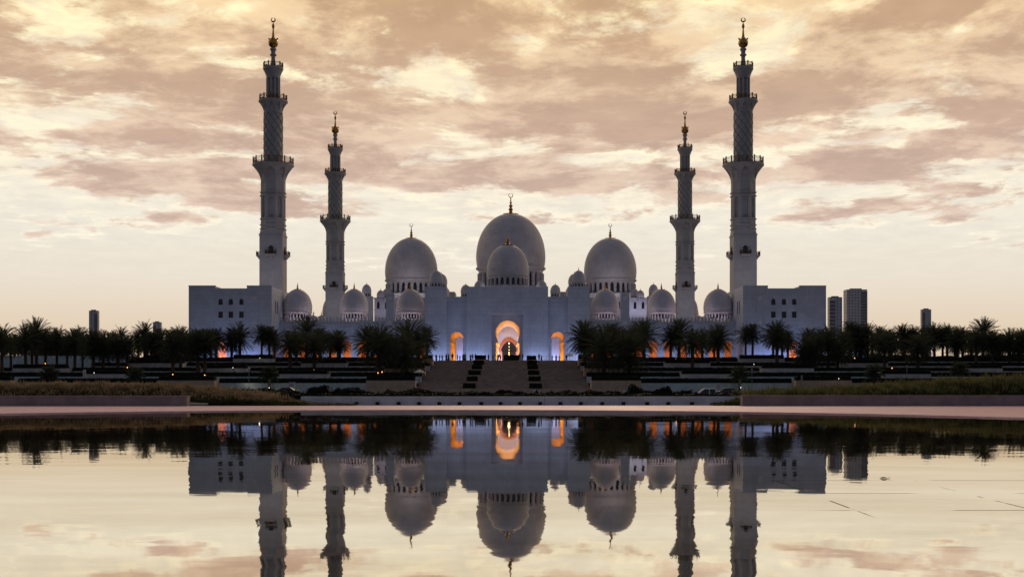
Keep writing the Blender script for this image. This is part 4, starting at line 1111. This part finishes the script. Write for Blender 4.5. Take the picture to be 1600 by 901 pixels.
palms = [(3, 504, 588, 1.0), (40, 504, 577, 1), (50, 512, 570, .9), (57, 495, 571, 1.08), (71, 510, 571, .95), (89, 508, 572, .9), (117, 511, 572, .95), (146, 512, 578, 1), (161, 514, 578, 1), (184, 519, 576, .95), (199, 520, 577, .9),
         (226, 501, 563, 1.0), (250, 509, 566, .95), (270, 510, 590, 1.05), (282, 507, 582, 1.0), (297, 515, 570, .9), (309, 508, 592, 1.05), (320, 510, 588, 1.0), (329, 510, 568, .85), (338, 510, 568, .9), (362, 509, 568, .95), (375, 503, 568, 1.0), (309, 518, 565, .8),
         (409, 505, 556, .8), (421, 506, 556, .85), (429, 514, 558, .8), (453, 511, 581, 1.0), (463, 513, 575, .95), (479, 492, 568, 1.12), (491, 517, 579, 1.0), (500, 507, 573, .95), (528, 511, 561, .9), (516, 516, 568, .85), (531, 518, 568, .8),
         (574, 505, 573, .95), (592, 502, 590, 1.22), (600, 513, 575, .95), (634, 516, 588, 1.2), (637, 497, 575, 1.12), (653, 510, 571, 1.0), (667, 505, 562, .85), (612, 520, 570, .9),
         (913, 497, 570, 1.05), (900, 512, 575, .75), (943, 508, 589, 1.2), (929, 512, 574, 1.0), (956, 500, 572, 1.05), (983, 514, 590, 1.15), (1006, 496, 566, 1.05), (992, 504, 570, .9), (968, 510, 566, .9),
         (1061, 494, 566, 1.15), (1082, 507, 576, 1.1), (1048, 508, 566, .9), (1097, 512, 568, .9), (1122, 502, 570, 1.08), (1116, 512, 564, .85), (1165, 505, 556, .8), (1176, 502, 556, .85), (1208, 504, 566, .9), (1214, 496, 572, 1.1), (1231, 514, 562, .8), (1222, 512, 562, .85),
         (1257, 526, 580, 1.0), (1268, 521, 581, 1.1), (1276, 514, 566, .85), (1294, 505, 583, 1.0), (1309, 526, 583, .95), (1318, 512, 566, .85), (1329, 498, 562, .95), (1337, 502, 564, .95), (1356, 502, 563, 1.0), (1374, 507, 566, .9), (1382, 513, 576, 1.0), (1393, 516, 566, .85), (1411, 503, 564, .95), (1424, 512, 564, .85),
         (1434, 520, 576, 1.0), (1460, 502, 562, 1.0), (1480, 503, 562, .95), (1446, 514, 566, .8), (1504, 509, 566, .95), (1492, 514, 566, .8), (1525, 508, 570, .95), (1536, 494, 566, 1.1), (1551, 512, 570, .9), (1577, 513, 571, .95), (1593, 514, 572, 1.0), (1562, 518, 568, .8), (1612, 510, 570, 1), (-14, 512, 574, .95), (17, 520, 572, .8), (105, 522, 570, .75), (129, 520, 570, .75), (170, 524, 568, .7), (236, 516, 566, .8)]
for k in range(20):
    palms.append((8 + k * 14.8 + rp0.uniform(-4, 4), rp0.uniform(507, 527), 563 if k > 13 else -1, rp0.uniform(.85, 1.0)))
for k in range(17):
    palms.append((1262 + k * 21 + rp0.uniform(-4, 4), rp0.uniform(505, 525), 563, rp0.uniform(.88, 1.02)))
palms.sort(key=lambda p: p[0])
zones = [(-99, 32, 'at the left edge of the photo'), (32, 100, 'before the lit windows, far left'), (100, 210, 'below the lone far left tower'), (210, 297, 'just left of the left wing'), (297, 395, 'before the left wing'),
         (395, 440, 'beside the left wing inner corner'), (440, 545, 'before the left arcade'), (545, 690, 'in the clump left of the stairs'), (690, 1020, 'in the clump right of the stairs'), (1020, 1140, 'before the right arcade'),
         (1140, 1200, 'beside the right wing inner corner'), (1200, 1250, 'before the right wing windows'), (1250, 1322, 'at the right wing outer end'), (1322, 1400, 'below the two tall far towers'), (1400, 1470, 'near the lone far right tower'), (1470, 1700, 'at the right edge of the photo')]
cnt = {}
rp = random.Random(77)
PALMS = []
for (px, pt, pb, sc) in palms:
    far = pb < 0
    i = level_for(570 if far else pb); y = LY[i] + (2.2 if i < 5 else 5) + rp.uniform(-.3, .6); zb = LZ[i]
    if px < 205 and i >= 3: i = 2; y = LY[2] + 4 + rp.random() * 20; zb = LZ[2]
    if px < 215 and y > 290: y = 286
    if far: y = 306 + rp.random() * 10; zb = -1.0
    x = WX(px, y)
    if -SX < x < SX: x = math.copysign(SX + 1, x)
    zt_ = WZ(pt, y); h = zt_ - zb; sc *= 1.06 * (1.14 if (560 < px < 680 or 890 < px < 1030) else 1.0); th = h - 3.6 * sc
    zn = next(z for z in zones if z[0] <= px < z[1]); cnt[zn[2]] = cnt.get(zn[2], 0) + 1
    big = 'tall broad' if sc > 1.08 else ('slim' if sc < .86 else 'full-crowned')
    t = thing('date_palm', '%s date palm %s, %s from left there' % (big, zn[2], ORD[cnt[zn[2]] - 1]), 'palm tree', (x, y, zb), 'date palms in the terrace gardens')
    tr = link('trunk', TRUNKS[rp.randrange(3)], t); tr.scale = (sc, sc, th)
    cr = link('crown', CROWNS[rp.randrange(6)], t); cr.location = (0, 0, th); cr.scale = (sc, sc, sc * rp.uniform(.95, 1.08)); cr.rotation_euler = (rp.uniform(-.08, .08), rp.uniform(-.08, .08), rp.uniform(0, 6.28))
    PALMS.append((px, x, y, zb))
for k, (px, pt, pb, D, lb) in enumerate(((77, 573, 594, 229, 'small bushy young palm low on the far left terraces'), (211, 576, 598, 229, 'small young palm left of the brown planter block'), (421, 574, 607, 229, 'small young palm lit at its foot before the pale wall'),
                                      (1155.5, 574, 607, 229, 'small young palm before the pale wall, right of the white pickup'), (1366, 571, 600, 229, 'small young palm above the right grass bank'), (1500, 567, 585, 235, 'small bushy young palm at the right, above the grass bank'))):
    x = WX(px, D); zb = -1.0; h = WZ(pt, D) - zb; sc = 1.25
    t = thing('young_palm', lb, 'palm tree', (x, D, zb), 'young palms by the road')
    th = h - 1.25 * sc; tr = link('trunk', TRUNKS[k % 3], t); tr.scale = (.8, .8, th)
    cr = link('crown', YC[k % 2], t); cr.location = (0, 0, th); cr.scale = (sc, sc, sc); cr.rotation_euler = (0, 0, k)

# ------------------------------------------------------------------ garden lamps
def garden_lamp(px, py, D, warm, label, power=12, head=.16):
    x, z = WX(px, D), WZ(py, D)
    t = thing('garden_lamp', label, 'lamp', (x, D, z - .35), 'garden lamps')
    m = MB(); m.lathe([(.10, 0), (.10, .12), (.05, .14), (.05, .2), (.13, .22), (.16, .30)], 10); m.obj('body', M['steel'], t)
    b = MB(); b.lathe([(head * .6, .29), (head, .33), (head, .42), (head * .5, .48)], 10); b.obj('lens', M['lampw'] if warm else M['lampc'], t)
    l = bpy.data.lights.new('lamp_light', 'POINT'); l.energy = power * .45; l.color = (1, .5, .18) if warm else (1, .9, .7); l.shadow_soft_size = .1
    link('lamp_light', l, t, (0, -.35, .62))
for a in ((491, 578, 242, 1, 'glowing orange lamp at a palm foot before the left arcade'), (590.5, 582.5, 241, 1, 'orange lamp at the big palm left of the stairs, left one of the pair', 20), (597, 581, 241, 1, 'orange lamp at the big palm left of the stairs, right one of the pair', 16),
          (320, 586, 241, 1, 'faint orange lamp at a palm foot before the left wing', 14), (71, 568, 264, 1, 'faint orange lamp at a palm foot below the lit windows', 20), (199, 574, 255, 1, 'faint orange lamp in the garden right of the lone left tower', 22), (270, 585, 241, 1, 'faint orange lamp at a palm foot just left of the wing', 14),
          (1335.5, 559.5, 277, 1, 'bright orange lamp by the turquoise light on the right'), (1394, 575, 253, 1, 'narrow orange lamp on the right terraces', 22), (989.5, 552.5, 270, 1, 'orange lamp inside the palm clump right of the stairs'), (1056, 561, 277, 1, 'orange lamp before the right arcade'),
          (147, 582.5, 229, 0, 'tiny white lamp on the far left terrace wall'), (364, 574.5, 252, 0, 'tiny white lamp on the hedge before the left wing'), (406, 559.5, 276, 0, 'tiny white lamp on the top left planter'), (1310.5, 591.5, 228.6, 0, 'tiny white lamp on the brown planter at the right'),
          (1178, 569, 266, 0, 'tiny white lamp on the hedge before the right arcade'), (420.5, 606, 228, 0, 'yellow-white lamp at the foot of the lit young palm', 26), (389, 603.5, 231, 0, 'yellow-white lamp by the thin post before the pale wall', 26), (1157.5, 605.5, 228, 0, 'yellow-white lamp at the young palm right of the pickup', 26)):
    hd = .11 if a[3] else .06
    garden_lamp(*a[:5], power=(a[5] if len(a) > 5 else 8), head=hd)
def post(px, pt, pb, D, r, label, head=True, name='lamp_post', cat='post', mt='steel'):
    x = WX(px, D); z0, z1 = WZ(pb, D), WZ(pt, D)
    t = thing(name, label, cat, (x, D, z0)); m = MB(); m.lathe([(r * 1.8, 0), (r * 1.8, .15), (r, .2), (r * .8, z1 - z0)], 10); m.obj('pole', M[mt], t)
    if head: h = MB(); h.lathe([(r, z1 - z0), (r * 2.6, z1 - z0 + .05), (r * 2.8, z1 - z0 + .22), (r, z1 - z0 + .3)], 10); h.obj('head', M[mt], t)
post(389, 577, 609, 230.5, .06, 'thin lamp post before the pale wall, left of the young palm')
post(1175, 579, 608, 230.5, .06, 'thin lamp post before the pale wall, right of the young palm')
post(781, 571, 611, 228.0, .06, 'thin lamp post standing on the middle flight of the stairs')
post(1252.7, 586, 606, 228.4, .17, 'thick pale post before the brown planter on the right', False, 'bollard_post')
post(1417, 573, 595, 236, .05, 'thin lamp post on the right terraces above the grass')
post(132, 577, 592, 240, .35, 'stubby pale pillar on the far left terraces', False, 'stone_pillar', 'pillar', 'terr')
def cabinet(p0, p1, pt, D, label):
    x0, x1 = WX(p0, D), WX(p1, D); z1 = WZ(pt, D); t = thing('utility_cabinet', label, 'cabinet', ((x0 + x1) / 2, D, -1), 'utility cabinets')
    w_ = (x1 - x0) / 2; m = MB(); m.box(-w_, w_, 0, .5, 0, z1 + .92); m.obj('body', M['palewall'], t, smooth=False)
    m = MB(); m.box(-w_ - .05, w_ + .05, -.06, .56, z1 + .92, z1 + 1.0); m.obj('lid', M['palewall'], t, smooth=False)
    m = MB(); m.box(-w_ * .85, w_ * .85, -.03, 0, .2, z1 + .8); m.obj('door', M['terr'], t, smooth=False)
cabinet(430.5, 436, 600, 228, 'small grey utility cabinet right of the lit young palm'); cabinet(451, 460, 597, 228, 'tall grey utility cabinet before the pale wall on the left'); cabinet(1119, 1126, 600, 228, 'grey utility cabinet above the white pickup')
# small white sign box near the stairs
D = 224; t = thing('sign_box', 'small white sign with a dark mark by the hedge right of the stairs', 'sign', (WX(976.7, D), D, -1))
m = MB(); z1 = WZ(609, D) + 1; m.box(-.38, .38, 0, .12, z1 - .75, z1); m.obj('panel', M['white'], t, smooth=False)
m = MB(); m.box(-.05, .05, .03, .09, 0, z1 - .75); m.obj('post', M['steel'], t, smooth=False)
m = MB(); m.lathe([(.02, -.16), (.14, -.1), (.12, .05), (.03, .15)], 8, 0, -.02, z1 - .45); m.obj('mark', M['cloth_d'], t)

# ------------------------------------------------------------------ parasols, chair, railings
def parasol(px, pt, D, hw, z0, label):
    x = WX(px, D); zt_ = WZ(pt, D) - z0
    t = thing('parasol', label, 'parasol', (x, D, z0), 'parasols'); m = MB(); m.lathe([(.03, zt_), (hw, zt_ - .55), (hw, zt_ - .70), (hw * .97, zt_ - .68), (.03, zt_ - .1)], 8, cap=False); m.obj('canopy', M['canvas'], t, smooth=False)
    m = MB(); m.lathe([(.35, 0), (.35, .08), (.04, .1), (.04, zt_ + .1)], 8); m.obj('pole', M['steel'], t)
parasol(655.3, 576.5, 238, 1.0, 1.2, 'white parasol on the lower left edge of the stairs')
parasol(780, 552.6, 300, .45, 7.1, 'small pale parasol among visitors left of the centre door')
parasol(890, 551.5, 300, 1.1, 7.1, 'wide flat parasol at the right head of the stairs')
t = thing('folding_chair', 'small dark folding chair at the lower left corner of the stairs', 'chair', (WX(650, 231), 231.2, .65))
m = MB(); m.box(-.25, .25, -.25, .25, .43, .47); m.obj('seat', M['cloth_d'], t, smooth=False)
m = MB(); m.box(-.25, .25, .22, .26, .5, .95); m.obj('backrest', M['cloth_d'], t, smooth=False)
for sx in (-1, 1):
    m = MB(); m.tube((sx * .24, -.22, 0), (sx * .24, .24, .9), .02, n=5); m.tube((sx * .24, .25, 0), (sx * .24, -.2, .44), .02, n=5); m.obj('leg', M['steel'], t)
for p0, p1, lb in ((839, 861, 'low metal railing at the stair head right of the planters'), (889, 899, 'low metal railing under the wide parasol'), (683, 700, 'low metal railing at the left stair head')):
    D = 296; x0, x1 = WX(p0, D), WX(p1, D); t = thing('railing', lb, 'railing', (x0, D, 7.1), 'railings at the stair head')
    m = MB()
    for z in (.45, .95, 1.15): m.tube((0, 0, z), (x1 - x0, 0, z), .03, n=5)
    m.obj('rails', M['steel'], t); n = max(2, int((x1 - x0) / 1.1))
    for k in range(n + 1): m = MB(); m.tube(((x1 - x0) * k / n, 0, 0), ((x1 - x0) * k / n, 0, 1.15), .035, n=5); m.obj('post', M['steel'], t)
hedge(WX(787, 297), WX(810.5, 297), 297, 299, 7.1, 1.35, 'rounded dark shrub bed before the central doorway at the stair head', None, .22, 'shrub_bed')

# ------------------------------------------------------------------ people
def body_mesh(seed, pose):
    rnd = random.Random(seed); robe = pose == 'robe'
    me = bpy.data.meshes.new('body'); o = bpy.data.objects.new('tmp', me); COL.objects.link(o)
    ar = rnd.uniform(.08, .2); st = .16 if pose == 'walk' else .05
    V = [((0, 0, .95), .15), ((0, 0, 1.15), .15), ((0, 0, 1.38), .16), ((0, 0, 1.50), .065), ((0, -.01, 1.56), .06), ((0, -.01, 1.64), .10), ((0, 0, 1.72), .07),
         ((-.19, 0, 1.40), .065), ((-.26, ar * .5, 1.12), .05), ((-.25, -ar, .88), .035), ((.19, 0, 1.40), .065), ((.27, -ar * .3, 1.12), .05), ((.24, -ar * 1.6, .90), .035),
         ((-.10, 0, .86), .10), ((-.11, -st * .6, .48), .068), ((-.11, st * .8, .08), .045), ((-.11, st * .8 - .12, .03), .035),
         ((.10, 0, .86), .10), ((.11, -st * .2, .48), .068), ((.11, -st, .08), .045), ((.11, -st - .12, .03), .035)]
    E = [(0, 1), (1, 2), (2, 3), (3, 4), (4, 5), (5, 6), (2, 7), (7, 8), (8, 9), (2, 10), (10, 11), (11, 12), (0, 13), (13, 14), (14, 15), (15, 16), (0, 17), (17, 18), (18, 19), (19, 20)]
    me.from_pydata([v for v, r in V], E, []); md = o.modifiers.new('s', 'SKIN')
    for k, (v, r) in enumerate(V): me.skin_vertices[0].data[k].radius = (r, r * .8)
    me.skin_vertices[0].data[0].use_root = True
    sb = o.modifiers.new('b', 'SUBSURF'); sb.levels = 1
    dg = bpy.context.evaluated_depsgraph_get(); ev = bpy.data.meshes.new_from_object(o.evaluated_get(dg)); ev.name = 'body'
    bpy.data.objects.remove(o); ev.materials.clear()
    for p in ev.polygons: p.use_smooth = True
    return ev
bodies = {}
def person(px, D, z, h, label, pose='stand', cloth='cloth_d', k=0, group='visitors at the head of the stairs', rz=None):
    key = (pose, k % 3)
    if key not in bodies: bodies[key] = body_mesh(k % 3 + 10, pose)
    bm_ = bodies[key].copy(); bm_.materials.append(M['skin'])
    t = link('person', bm_); t.location = (WX(px, D), D, z); s_ = h / 1.78; t.scale = (s_, s_, s_)
    t.rotation_euler = (0, 0, (k * 1.9) % 6.28 if rz is None else rz); tag(t, label, 'person', group)
    m = MB()
    if pose == 'robe':
        m.lathe([(.27, .04), (.25, .3), (.20, .8), (.17, 1.0), (.20, 1.3), (.17, 1.43), (.08, 1.5)], 14)
        for s2 in (-1, 1): m.tube((s2 * .19, 0, 1.40), (s2 * .28, -.05, .95), .085, .075, n=8)
    else:
        m.lathe([(.17, .82), (.185, .95), (.165, 1.1), (.20, 1.35), (.15, 1.44), (.075, 1.5)], 12)
        for s2 in (-1, 1):
            m.tube((s2 * .19, 0, 1.40), (s2 * .265, .02, 1.08), .08, .065, n=8); m.tube((s2 * .10, 0, .9), (s2 * .112, -.02, .5), .12, .09, n=8); m.tube((s2 * .112, -.02, .5), (s2 * .112, 0, .12), .09, .07, n=8)
    m.obj('clothing', M[cloth], t)
    hr = MB(); hr.lathe([(.115, 1.60), (.122, 1.68), (.10, 1.76), (.04, 1.79), (.005, 1.795)], 12, 0, .02, 0); hr.obj('hair' if pose != 'robe' else 'headscarf', M['cloth_d'], t)
    return t
spots = [(681.5, 1.6, 'robe'), (687, 1.5, 'stand'), (691, 1.5, 'walk'), (697.5, 1.7, 'robe'), (701, 1.75, 'robe'), (707, 1.85, 'stand'), (714.6, 1.6, 'stand'), (718.6, 1.4, 'stand'), (723.6, 1.8, 'robe'), (726.6, 1.85, 'robe'), (735.5, 1.6, 'robe'), (738.6, 1.75, 'walk'), (743, 1.8, 'robe'),
         (763.4, 1.55, 'walk'), (770, 1.5, 'stand'), (778, 1.45, 'robe'), (782, 1.4, 'stand'), (791, 1.6, 'robe'), (811.7, 1.85, 'stand'), (816.8, 1.85, 'stand'), (842.2, 1.7, 'walk'), (846, 1.4, 'robe'), (863, 1.4, 'walk'), (869, 1.45, 'robe'), (873.5, 1.3, 'stand'), (885, 1.5, 'stand')]
pw = {'robe': 'in a long dark robe', 'stand': 'in dark clothes standing', 'walk': 'in dark clothes mid-step'}
for k, (px, h, po) in enumerate(spots):
    grp_l = 'left of the planters' if px < 750 else ('before the great arch' if px < 825 else 'right of the planters')
    idx = [s_[0] for s_ in spots if (s_[0] < 750) == (px < 750) and (s_[0] < 825) == (px < 825)].index(px)
    person(px, 293.6 + (k * 7 % 5) * .7, 7.1, h, 'person %s, stair head %s, %s from left' % (pw[po], grp_l, ORD[idx]), po, k=k)
person(835, 226, -1, 1.75, 'person in white clothes at the foot of the stairs, left one of two', 'robe', 'cloth_w', 1, 'people at the foot of the stairs'); person(843, 226, -1, 1.72, 'person in white clothes at the foot of the stairs, right one of two', 'stand', 'cloth_w', 2, 'people at the foot of the stairs')
person(838.7, 225.6, -1, 1.6, 'person in dark clothes standing between two people in white at the stair foot', 'stand', 'cloth_d', 0, 'people at the foot of the stairs')

# ------------------------------------------------------------------ vehicles
def vehicle(px, D, label, paint, pickup, flip=1, zoff=-.985):
    name = 'pickup_truck' if pickup else 'parked_car'
    t = thing(name, label, 'pickup' if pickup else 'car', (WX(px, D), D, zoff)); t.scale = (flip, 1, 1)
    W = .92
    if pickup:
        body = [(-2.6, .45), (-2.62, .95), (-2.45, 1.06), (-1.25, 1.15), (2.65, 1.15), (2.68, .5)]
        cab = [(-1.3, 1.12), (-.45, 1.80), (1.15, 1.84), (1.32, 1.12)]
        win = [[(-1.02, 1.20), (-.40, 1.72), (.22, 1.74), (.22, 1.20)], [(.32, 1.20), (.32, 1.74), (1.05, 1.74), (1.14, 1.20)]]
    else:
        body = [(-2.2, .4), (-2.22, .78), (-1.3, .92), (2.0, .95), (2.2, .85), (2.2, .4)]
        cab = [(-1.25, .9), (-.4, 1.42), (.9, 1.44), (1.7, .92)]
        win = [[(-.98, .98), (-.36, 1.34), (.2, 1.35), (.2, .98)], [(.3, .98), (.3, 1.35), (.85, 1.35), (1.4, .98)]]
    def prism(pts, w0, w1, nm, mt, par):
        m = MB(); n = len(pts); zmax = max(p[1] for p in pts); zmin = min(p[1] for p in pts)
        ww = lambda z: w0 + (w1 - w0) * (z - zmin) / (zmax - zmin)
        for s_ in (-1, 1):
            for x, z in pts: m.v.append((x, s_ * ww(z), z))
        m.f.append(tuple(range(n))); m.f.append(tuple(n + i for i in reversed(range(n))))
        for i in range(n): j = (i + 1) % n; m.f.append((i, n + i, n + j, j))
        return m.obj(nm, mt, par, smooth=False)
    prism(body, W, W * .97, 'body', paint, t); prism(cab, W * .95, W * .78, 'cab' if pickup else 'cabin', paint, t)
    for wp in win:
        for s_ in (-1, 1):
            m = MB(); m.quad(*[(x, s_ * (W * .955 - (z - cab[0][1]) * (W * .17) / (cab[1][1] - cab[0][1]) + .012), z) for x, z in wp])
            m.obj('side_window', M['glass'], t, smooth=False)
    m = MB(); (xa, za), (xb, zb) = cab[0], cab[1]
    f = lambda k: (xa + (xb - xa) * k - .015, za + (zb - za) * k + .015)
    m.quad((f(.12)[0], -W * .82, f(.12)[1]), (f(.12)[0], W * .82, f(.12)[1]), (f(.9)[0], W * .72, f(.9)[1]), (f(.9)[0], -W * .72, f(.9)[1])); m.obj('windscreen', M['glass'], t, smooth=False)
    if pickup:
        m = MB(); m.box(1.45, 2.58, -W * .85, W * .85, 1.151, 1.156); m.obj('load_bed', M['cardark'], t, smooth=False)
    for xw in ((-1.75, 1.75) if pickup else (-1.4, 1.4)):
        for s_ in (-1, 1):
            r = .38 if pickup else .32; m = MB(); m.tube((xw, s_ * (W - .2), r), (xw, s_ * (W + .02), r), r, n=20); wo_ = m.obj('wheel', M['tyre'], t)
            m = MB(); m.tube((xw, s_ * (W + .02), r), (xw, s_ * (W + .035), r), r * .6, n=14); m.obj('rim', M['steel'], wo_)
    for s_ in (-1, 1):
        m = MB(); x0 = body[1][0]; m.box(x0 - .03, x0 + .06, s_ * W * .75 - .15, s_ * W * .75 + .15, body[1][1] - .28, body[1][1] - .10); m.obj('headlight', M['white'], t, smooth=False)
    return t
vehicle(1104, 171, 'white double-cab pickup passing on the road right of the stairs', M['carwhite'], True, zoff=-.90)
vehicle(1136, 214, 'dark car parked behind the white pickup, below the pale wall', M['cardark'], False, zoff=-.6)
vehicle(446, 214, 'dark car parked below the pale wall near the utility cabinets', M['cardark'], False, zoff=-.5)

# ------------------------------------------------------------------ far buildings
def tower(px0, px1, pt, D, label, floors, dark_side=None, slab=False, mt='sky_t'):
    x0, x1 = WX(px0, D), WX(px1, D); h = WZ(pt, D) + 1; w_ = (x1 - x0) / 2
    t = thing('far_tower', label, 'building', ((x0 + x1) / 2, D, -1), 'far towers'); dp = w_ * .6
    m = MB(); m.box(-w_, w_, 0, dp * 2, 0, h); m.obj('wall', M['tower_grid'], t, smooth=False)
    m = MB(); m.box(-w_ * .6, w_ * .5, 1, dp, h, h + 1.2); m.obj('roof_plant', M['sky_d'], t, smooth=False)
    fh = h / floors
    m = MB()
    if dark_side:
        a, b = dark_side
        m.box(-w_ + 2 * w_ * a, -w_ + 2 * w_ * b, -.6, -.02, 0, h - fh)
        m.obj('window_band', M['sky_d'], t, smooth=False); m = MB()
    if slab:
        for k in range(floors): m.box(-w_ + 2 * w_ * slab[0], -w_ + 2 * w_ * slab[1], -1.6, -.62, k * fh, k * fh + fh * .22)
        m.obj('balconies', M['sky_t'], t, smooth=False)
    return t
tower(139, 152.5, 485, 1500, 'lone dark tower far behind the left palms', 24, (.62, 1.02), False, 'sky_t')
tower(239, 251, 503, 1600, 'low flat-topped tower between palms left of the wing', 16, (.0, .35))
tower(1296, 1316, 464, 1300, 'far apartment tower with balconies touching the right wing', 24, (.0, .45), (.0, .45))
tower(1323, 1355, 452, 1350, 'tallest far twin-slab tower right of the mosque', 34, (.72, 1.0), (.74, 1.0))
D = 1350; m = MB()
tower(1441, 1455, 483, 1500, 'lone narrow grey tower far behind the right palms', 24, (-.02, .28))
t = thing('site_hoarding', 'long plain blue-grey hoarding behind the far left palms', 'hoarding', (WX(100, 296), 296, 4.2))
m = MB(); wd = (WX(202, 296) - WX(-30, 296)) / 2; m.box(-wd, wd, 0, .3, 0, WZ(555.5, 296) - 4.2); m.obj('panels', M['palewall'], t, smooth=False)
m = MB()
for k in range(20): x = -wd + wd * 2 * k / 19; m.box(x - .06, x + .06, -.06, -.0, 0, WZ(555.5, 296) - 4.2)
m.obj('posts', M['terr'], t, smooth=False)
D = 520; t = thing('low_building', 'low dark building with three lit windows behind the far left palms', 'building', (WX(95, D), D, 0))
m = MB(); w_ = 45 * D / F; m.box(-w_, w_, 0, 20, 0, WZ(540, D)); m.box(-w_ - .5, w_ + .5, -.5, 20.5, WZ(540, D), WZ(537.5, D)); m.obj('wall', M['sky_d'], t, smooth=False)
for px, py in ((74, 548), (80, 548.5), (84.3, 547)):
    m = MB(); x = WX(px, D) - WX(95, D); z = WZ(py, D); m.box(x - .3, x + .3, -.08, -.02, z - .3, z + .3); m.obj('window', M['lampc'], t, smooth=False)
D = 430; t = thing('lit_pavilion', 'turquoise-lit tented pavilion glimpsed between the right palms', 'pavilion', (WX(1343, D), D, 4.5))
m = MB(); w_ = 13 * D / F; n = 16
m.grid(lambda u, v: (-w_ + 2 * w_ * u, -3 + 6 * v, WZ(560, D) - 4.5 + 3.6 * (math.sin(PI * u) * math.sin(PI * v)) ** .5 + .5 * abs(math.sin(6 * PI * u))), 20, 6, wrap=False); m.obj('canopy', M['turq'], t)
m = MB()
for s_ in (-1, 1):
    for yy in (-2.8, 2.8): m.tube((s_ * w_ * .97, yy, 0), (s_ * w_ * .97, yy, WZ(557, D) - 4.5), .12)
m.obj('poles', M['steel'], t)
# floating dark leaf in the pool
D = 20.6; m = MB()
m.grid(lambda u, v: ((u - .5) * .15, (v - .5) * .07 * math.sin(PI * min(.98, u + .02)), .006 + .02 * (2 * abs(v - .5)) * math.sin(PI * u)), 10, 4, wrap=False)
m.tube((.07, 0, .008), (.11, .01, .02), .004, n=4); m.lathe([(.001, .003), (.016, .008), (.012, .022), (.001, .03)], 8, -.02, 0)
o = m.obj('fallen_leaf', M['leafbrown']); o.location = (WX(1381, D), D, 0); tag(o, 'small dark curled leaf floating on the right part of the pool', 'leaf')
